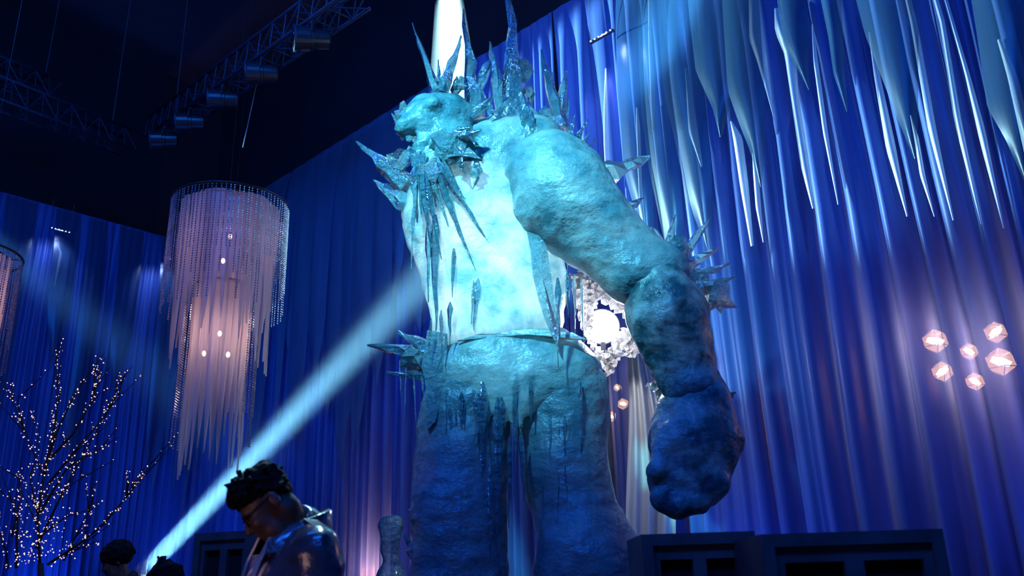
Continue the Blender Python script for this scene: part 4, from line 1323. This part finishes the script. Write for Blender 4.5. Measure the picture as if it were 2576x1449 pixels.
def person(base, yaw, ear, head_yaw, pitch, label, h=0.006, hair='hightop', glasses=True, jacket='leather', height=1.0, seed=1, simple=False):
    """standing figure; +x is where the chest points; ear = middle of the head between the ears"""
    t = empty('person', base); t.rotation_euler = (0, 0, yaw)
    E_ = np.array(ear, float)
    RH = rotz(head_yaw) @ roty(pitch)
    hd = lambda x, y, z: E_ + RH @ np.array([x, y, z])
    zs = 1.47 * height                                   # shoulder height
    v = Vol((-.42, -.45, 0.0), (.55, .45, 1.9), h)
    # head
    v.ell(hd(.018, 0, .042), (.084, .070, .080), RH, .02)          # cranium
    v.ell(hd(.055, 0, -.015), (.056, .058, .085), RH, .03)         # face block
    v.cap(hd(.05, -.02, -.075), hd(.05, .02, -.075), .034, .034, .03)   # jaw
    v.ell(hd(.078, 0, -.092), (.022, .024, .018), RH, .02)         # chin
    v.cap(hd(.09, -.032, .030), hd(.09, .032, .030), .013, .013, .02)   # brow
    v.cap(hd(.103, 0, .018), hd(.126, 0, -.022), .007, .011, .014)   # nose
    for sg in (-1, 1):
        v.ell(hd(.112, sg * .013, -.026), (.009, .008, .007), RH, .008)
        v.ell(hd(.092, sg * .032, .010), (.014, .016, .010), RH, .006, cut=True)   # eye socket
        v.ell(hd(.083, sg * .031, .009), (.013, .013, .011), RH, .004)            # eyeball and lid
        v.ell(hd(.075, sg * .042, -.025), (.025, .02, .02), RH, .02)              # cheek
        v.ell(hd(-.008, sg * .074, .0), (.018, .008, .030), RH, .006)              # ear
        v.ell(hd(.0, sg * .087, .002), (.009, .006, .017), RH, .004, cut=True)
    v.cap(hd(.103, -.016, -.050), hd(.103, .016, -.050), .0075, .0075, .008)   # upper lip
    v.cap(hd(.101, -.014, -.062), hd(.101, .014, -.062), .008, .008, .008)     # lower lip
    # neck and trunk
    c7 = np.array([.0, 0, zs + .06])
    v.cap(hd(-.012, 0, -.04), c7, .050, .055, .03)
    v.cap((-.02, -.14, zs - .02), (-.02, .14, zs - .02), .065, .065, .06)
    v.cap((-.01, -.07, zs - .14), (-.01, .07, zs - .14), .115, .115, .08)
    v.cap((0, -.05, zs - .34), (0, .05, zs - .34), .105, .105, .08)
    v.cap((0, -.07, .95 * height), (0, .07, .95 * height), .11, .11, .08)
    for sg in (-1, 1):
        sh = np.array([-.01, sg * .19, zs - .03]); el = np.array([-.02, sg * .25, zs - .33]); wr = np.array([.21, sg * .12, zs - .36])
        v.cap(sh, el, .052, .04, .03); v.cap(el, wr, .04, .028, .02)
        v.cap(wr, wr + np.array([.06, -sg * .01, -.005]), .028, .034, .02, flat=((0, 0, 1), .6))
        for k in range(4):
            p0 = wr + np.array([.085, (k - 1.5) * .019 - sg * .01, -.004]); ln = (.045, .052, .048, .036)[k if sg > 0 else 3 - k]
            p1 = p0 + np.array([ln * .7, 0, -.006]); p2 = p1 + np.array([ln * .35, 0, -.03])
            v.cap(p0, p1, .0095, .0085, .006); v.cap(p1, p2, .0085, .0075, .004)
        p0 = wr + np.array([.04, -sg * .035, .004]); v.cap(p0, p0 + np.array([.045, -sg * .022, 0]), .011, .009, .006)
        hip = np.array([0, sg * .09, .92 * height]); kn = np.array([.02, sg * .1, .5 * height]); an = np.array([-.02, sg * .1, .09])
        v.cap(hip, kn, .085, .058, .04); v.cap(kn, an, .056, .038, .03)
        v.cap((-.05, sg * .1, .045), (.14, sg * .115, .035), .042, .034, .03)
    V_, F_ = v.mesh()
    o = bpy_mesh('body', V_, F_, M['skin'], t)
    # clothes: offset shells over trunk, arms and legs
    hj = max(h * 1.6, .010)
    v = Vol((-.46, -.5, .7 * height), (.5, .5, 1.75), hj)
    v.cap((-.025, -.15, zs - .025), (-.025, .15, zs - .025), .082, .082, .06)
    v.cap((-.01, -.08, zs - .15), (-.01, .08, zs - .15), .138, .138, .08)
    v.cap((0, -.06, zs - .36), (0, .06, zs - .36), .132, .132, .08)
    v.cap((0, -.075, .92 * height), (0, .075, .92 * height), .14, .14, .08)
    v.cap((-.03, 0, zs + .03), (-.035, 0, zs + .055), .085, .078, .04)
    for sg in (-1, 1):
        sh = np.array([-.012, sg * .2, zs - .035]); el = np.array([-.022, sg * .258, zs - .33]); wr = np.array([.185, sg * .128, zs - .36])
        v.cap(sh, el, .073, .06, .03); v.cap(el, wr, .06, .044, .02)
    v.cap(hd(-.02, 0, -.05), (.03, 0, zs + .09), .063, .063, .01, cut=True)
    v.cap((.10, 0, zs + .08), (.15, 0, zs - .12), .045, .02, .02, cut=True)
    v.noise([((9, 9, 14), .010), ((22, 22, 30), .005)], seed=seed, band=.2)
    v.boxcut((-1, -1, 0), (1, 1, .80 * height))
    v.boxcut((wr[0] - .012, -1, 0), (1, 1, zs - .25)) if False else None
    V_, F_ = v.mesh()
    jk = bpy_mesh('jacket', V_, F_, M[jacket], t)
    v = Vol((-.3, -.35, .05), (.3, .35, 1.05 * height), .014)
    v.cap((0, -.07, .93 * height), (0, .07, .93 * height), .125, .125, .06)
    for sg in (-1, 1):
        v.cap((0, sg * .09, .9 * height), (.02, sg * .1, .5 * height), .1, .078, .04); v.cap((.02, sg * .1, .5 * height), (-.02, sg * .1, .1), .076, .062, .03)
    V_, F_ = v.mesh(); bpy_mesh('trousers', V_, F_, M['darkcloth'], t)
    for sg in (-1, 1):
        v = Vol((-.2, sg * .11 - .12, -.01), (.3, sg * .11 + .12, .2), .012)
        v.cap((-.055, sg * .1, .05), (.15, sg * .115, .04), .052, .042, .03); v.cap((-.04, sg * .1, .06), (-.03, sg * .1, .12), .05, .05, .02)
        V_, F_ = v.mesh(); V_[:, 2] = np.maximum(V_[:, 2], 0.0); bpy_mesh('shoe', V_, F_, M['black'], t)
    # hair
    r = np.random.default_rng(seed)
    v = Vol(E_ - .26, E_ + .26, .005 if not simple else .009)
    if hair == 'hightop':
        v.ell(hd(.018, 0, .068), (.090, .080, .070), RH, .02)
        v.ell(hd(.06, 0, .098), (.052, .066, .040), RH, .03)
        v.ell(hd(-.028, 0, .086), (.042, .070, .054), RH, .03)
        v.ell(hd(-.032, 0, .03), (.042, .063, .05), RH, .03)
        v.ell(hd(.098, 0, .094), (.025, .05, .022), RH, .02)
        v.cap(hd(.09, -.03, -.03), hd(.09, .03, -.03), .066, .066, .012, cut=True)
        v.cap(hd(.07, -.1, -.02), hd(.07, .1, -.02), .055, .055, .012, cut=True)
        v.cap(hd(-.002, -.12, -.005), hd(-.002, .12, -.005), .032, .032, .01, cut=True)
        for k in range(420):
            q = r.normal(size=3); q /= np.linalg.norm(q)
            if q[2] < .0: q[2] *= -1
            b_ = hd(.02 + q[0] * .080, q[1] * .072, .072 + q[2] * .058)
            v.cap(b_, b_ + RH @ (q * np.array([1, 1, 1.2]) + r.normal(size=3) * .5) * r.uniform(.006, .019), .0085, .0055, .006)
    elif hair == 'curly':
        v.ell(hd(-.01, 0, .06), (.118, .095, .10), RH, .02)
        v.cap(hd(.11, -.03, -.04), hd(.11, .03, -.04), .075, .075, .012, cut=True)
        for k in range(90):
            q = r.normal(size=3); q /= np.linalg.norm(q)
            if q[2] < -.2: q[2] *= -1
            b_ = hd(-.01 + q[0] * .112, q[1] * .09, .065 + q[2] * .095)
            v.ell(b_, [r.uniform(.012, .022)] * 3, None, .01)
    else:
        v.ell(hd(-.01, 0, .06), (.105, .084, .082), RH, .02)
        for k in range(26):
            a0 = r.uniform(0, 2 * math.pi); b0 = np.array([.09 * math.cos(a0), .075 * math.sin(a0), .09])
            m0 = np.array([0.0, 0, .145]) + r.normal(size=3) * .02
            p1 = b0 * np.array([1.25, 1.3, 1]); p2 = b0 * np.array([1.3, 1.35, .1])
            if math.cos(a0) > .55: p2[2] = .05
            v.cap(hd(*m0), hd(*p1), .011, .010, .006); v.cap(hd(*p1), hd(*p2), .010, .007, .004)
        v.cap(hd(.11, -.03, -.05), hd(.11, .03, -.05), .07, .07, .012, cut=True)
    v.noise([((60, 60, 60), .006), ((120, 120, 120), .003)], seed=seed, band=.08)
    V_, F_ = v.mesh(); bpy_mesh('hair', V_, F_, M['hair'], t)
    if simple: return tag(t, label, 'person')
    # collar: raised folded band round the neck, open in front
    V = []; F = []
    nA = 36
    for i in range(nA + 1):
        a = math.radians(35 + 290 * i / nA)
        ca, sa = math.cos(a), math.sin(a)
        back = .5 - .5 * ca
        for q, (rr, zz) in enumerate(((.078, zs + .02), (.080, zs + .075), (.090, zs + .105 + .02 * back), (.099, zs + .10 + .02 * back), (.108, zs + .055), (.12, zs + .015))):
            V.append((-.03 + rr * 1.02 * ca + (.05 * (1 - back) if q in (4, 5) else 0), rr * 1.05 * sa, zz - .05 * (1 - back)))
    for i in range(nA):
        for q in range(5):
            a = i * 6 + q
            F.append((a, a + 1, a + 7, a + 6))
    bpy_mesh('collar', V, F, M[jacket], t)
    # epaulette strap, zip and lapels paled for the jacket-front highlight
    for sg in (-1, 1):
        mb_ = MB().box((-.022, -.055, -.004), (.022, .055, .006), Matrix.Translation((-.02, sg * .15, zs + .058)) @ Matrix.Rotation(-sg * .32, 4, 'X'))
        bpy_child(mb_, 'epaulette', M[jacket], t)
    for sg in (-1, 1):
        V = []; F = []
        for i in range(9):
            q = i / 8; z = zs + .05 - .42 * q
            xf = .075 + .065 * min(1, q * 3) + .004
            for j, (yy, xo) in enumerate(((.022 + .018 * (1 - q), .004), (.034 + .022 * (1 - q), .008), (.046 + .018 * (1 - q), -.004))):
                V.append((xf + xo, sg * yy, z))
        for i in range(8):
            for j in (0, 1):
                a = i * 3 + j
                q_ = (a, a + 3, a + 4, a + 1); F.append(q_ if sg > 0 else q_[::-1])
        bpy_mesh('lapel', V, F, M['leather_highlight'], t)
    if glasses:
        g = bpy_child(MB().tube([hd(.118, -.006, .016), hd(.121, 0, .019), hd(.118, .006, .016)], .002, 5), 'glasses', M['glasses'], t)
        for sg in (-1, 1):
            rim = [hd(.116 - .012 * abs(.022 * math.cos(a) + .028) / .05, sg * (.032 + .026 * math.cos(a)), .008 + .019 * math.sin(a)) for a in [2 * math.pi * k / 20 for k in range(21)]]
            bpy_child(MB().tube(rim, .0024, 6, cap=False), 'rim', M['glasses'], g)
            bpy_child(MB().tube([hd(.102, sg * .060, .012), hd(.06, sg * .075, .012), hd(-.005, sg * .079, .016), hd(-.025, sg * .078, -.008)], .0024, 6), 'temple', M['glasses'], g)
    return tag(t, label, 'person')


def bpy_mesh(nm, V, F, mt, t, smooth=True):
    me = bpy.data.meshes.new(nm); me.from_pydata(np.asarray(V, float).tolist(), [], [tuple(int(i) for i in f) for f in F]); me.update()
    if smooth: me.polygons.foreach_set('use_smooth', [True] * len(me.polygons))
    me.materials.append(mt)
    o = bpy.data.objects.new(nm, me); COL.objects.link(o); o.parent = t
    return o


def place_person(earpx, Y, yaw, ear_local_xy, head_yaw, pitch, label, **kw):
    p = atY(earpx[0], earpx[1], Y)
    R = rotz(yaw)
    off = R @ np.array([ear_local_xy[0], ear_local_xy[1], 0])
    base = np.array([p[0] - off[0], p[1] - off[1], 0.0])
    return person(base, yaw, (ear_local_xy[0], ear_local_xy[1], p[2]), head_yaw, pitch, label, **kw)


PI = math.pi
place_person((694, 1264), 2.95, PI + .62, (.07, .02), -.52, math.radians(40), 'bowed person in glasses and glossy dark jacket, short high black curls, in front', h=.0055, height=1.025, seed=4)
place_person((298, 1416), 7.0, PI + .5, (.05, 0), -.3, math.radians(18), 'dark distant person with a tall curly hair bun, lower left', h=.012, hair='curly', glasses=False, jacket='darkcloth', height=.98, seed=8, simple=True)
place_person((418, 1470), 6.0, PI - .4, (.04, 0), 0, math.radians(15), 'person of whom only the braided hair shows below the light beam', h=.012, hair='braids', glasses=False, jacket='darkcloth', height=.87, seed=12, simple=True)
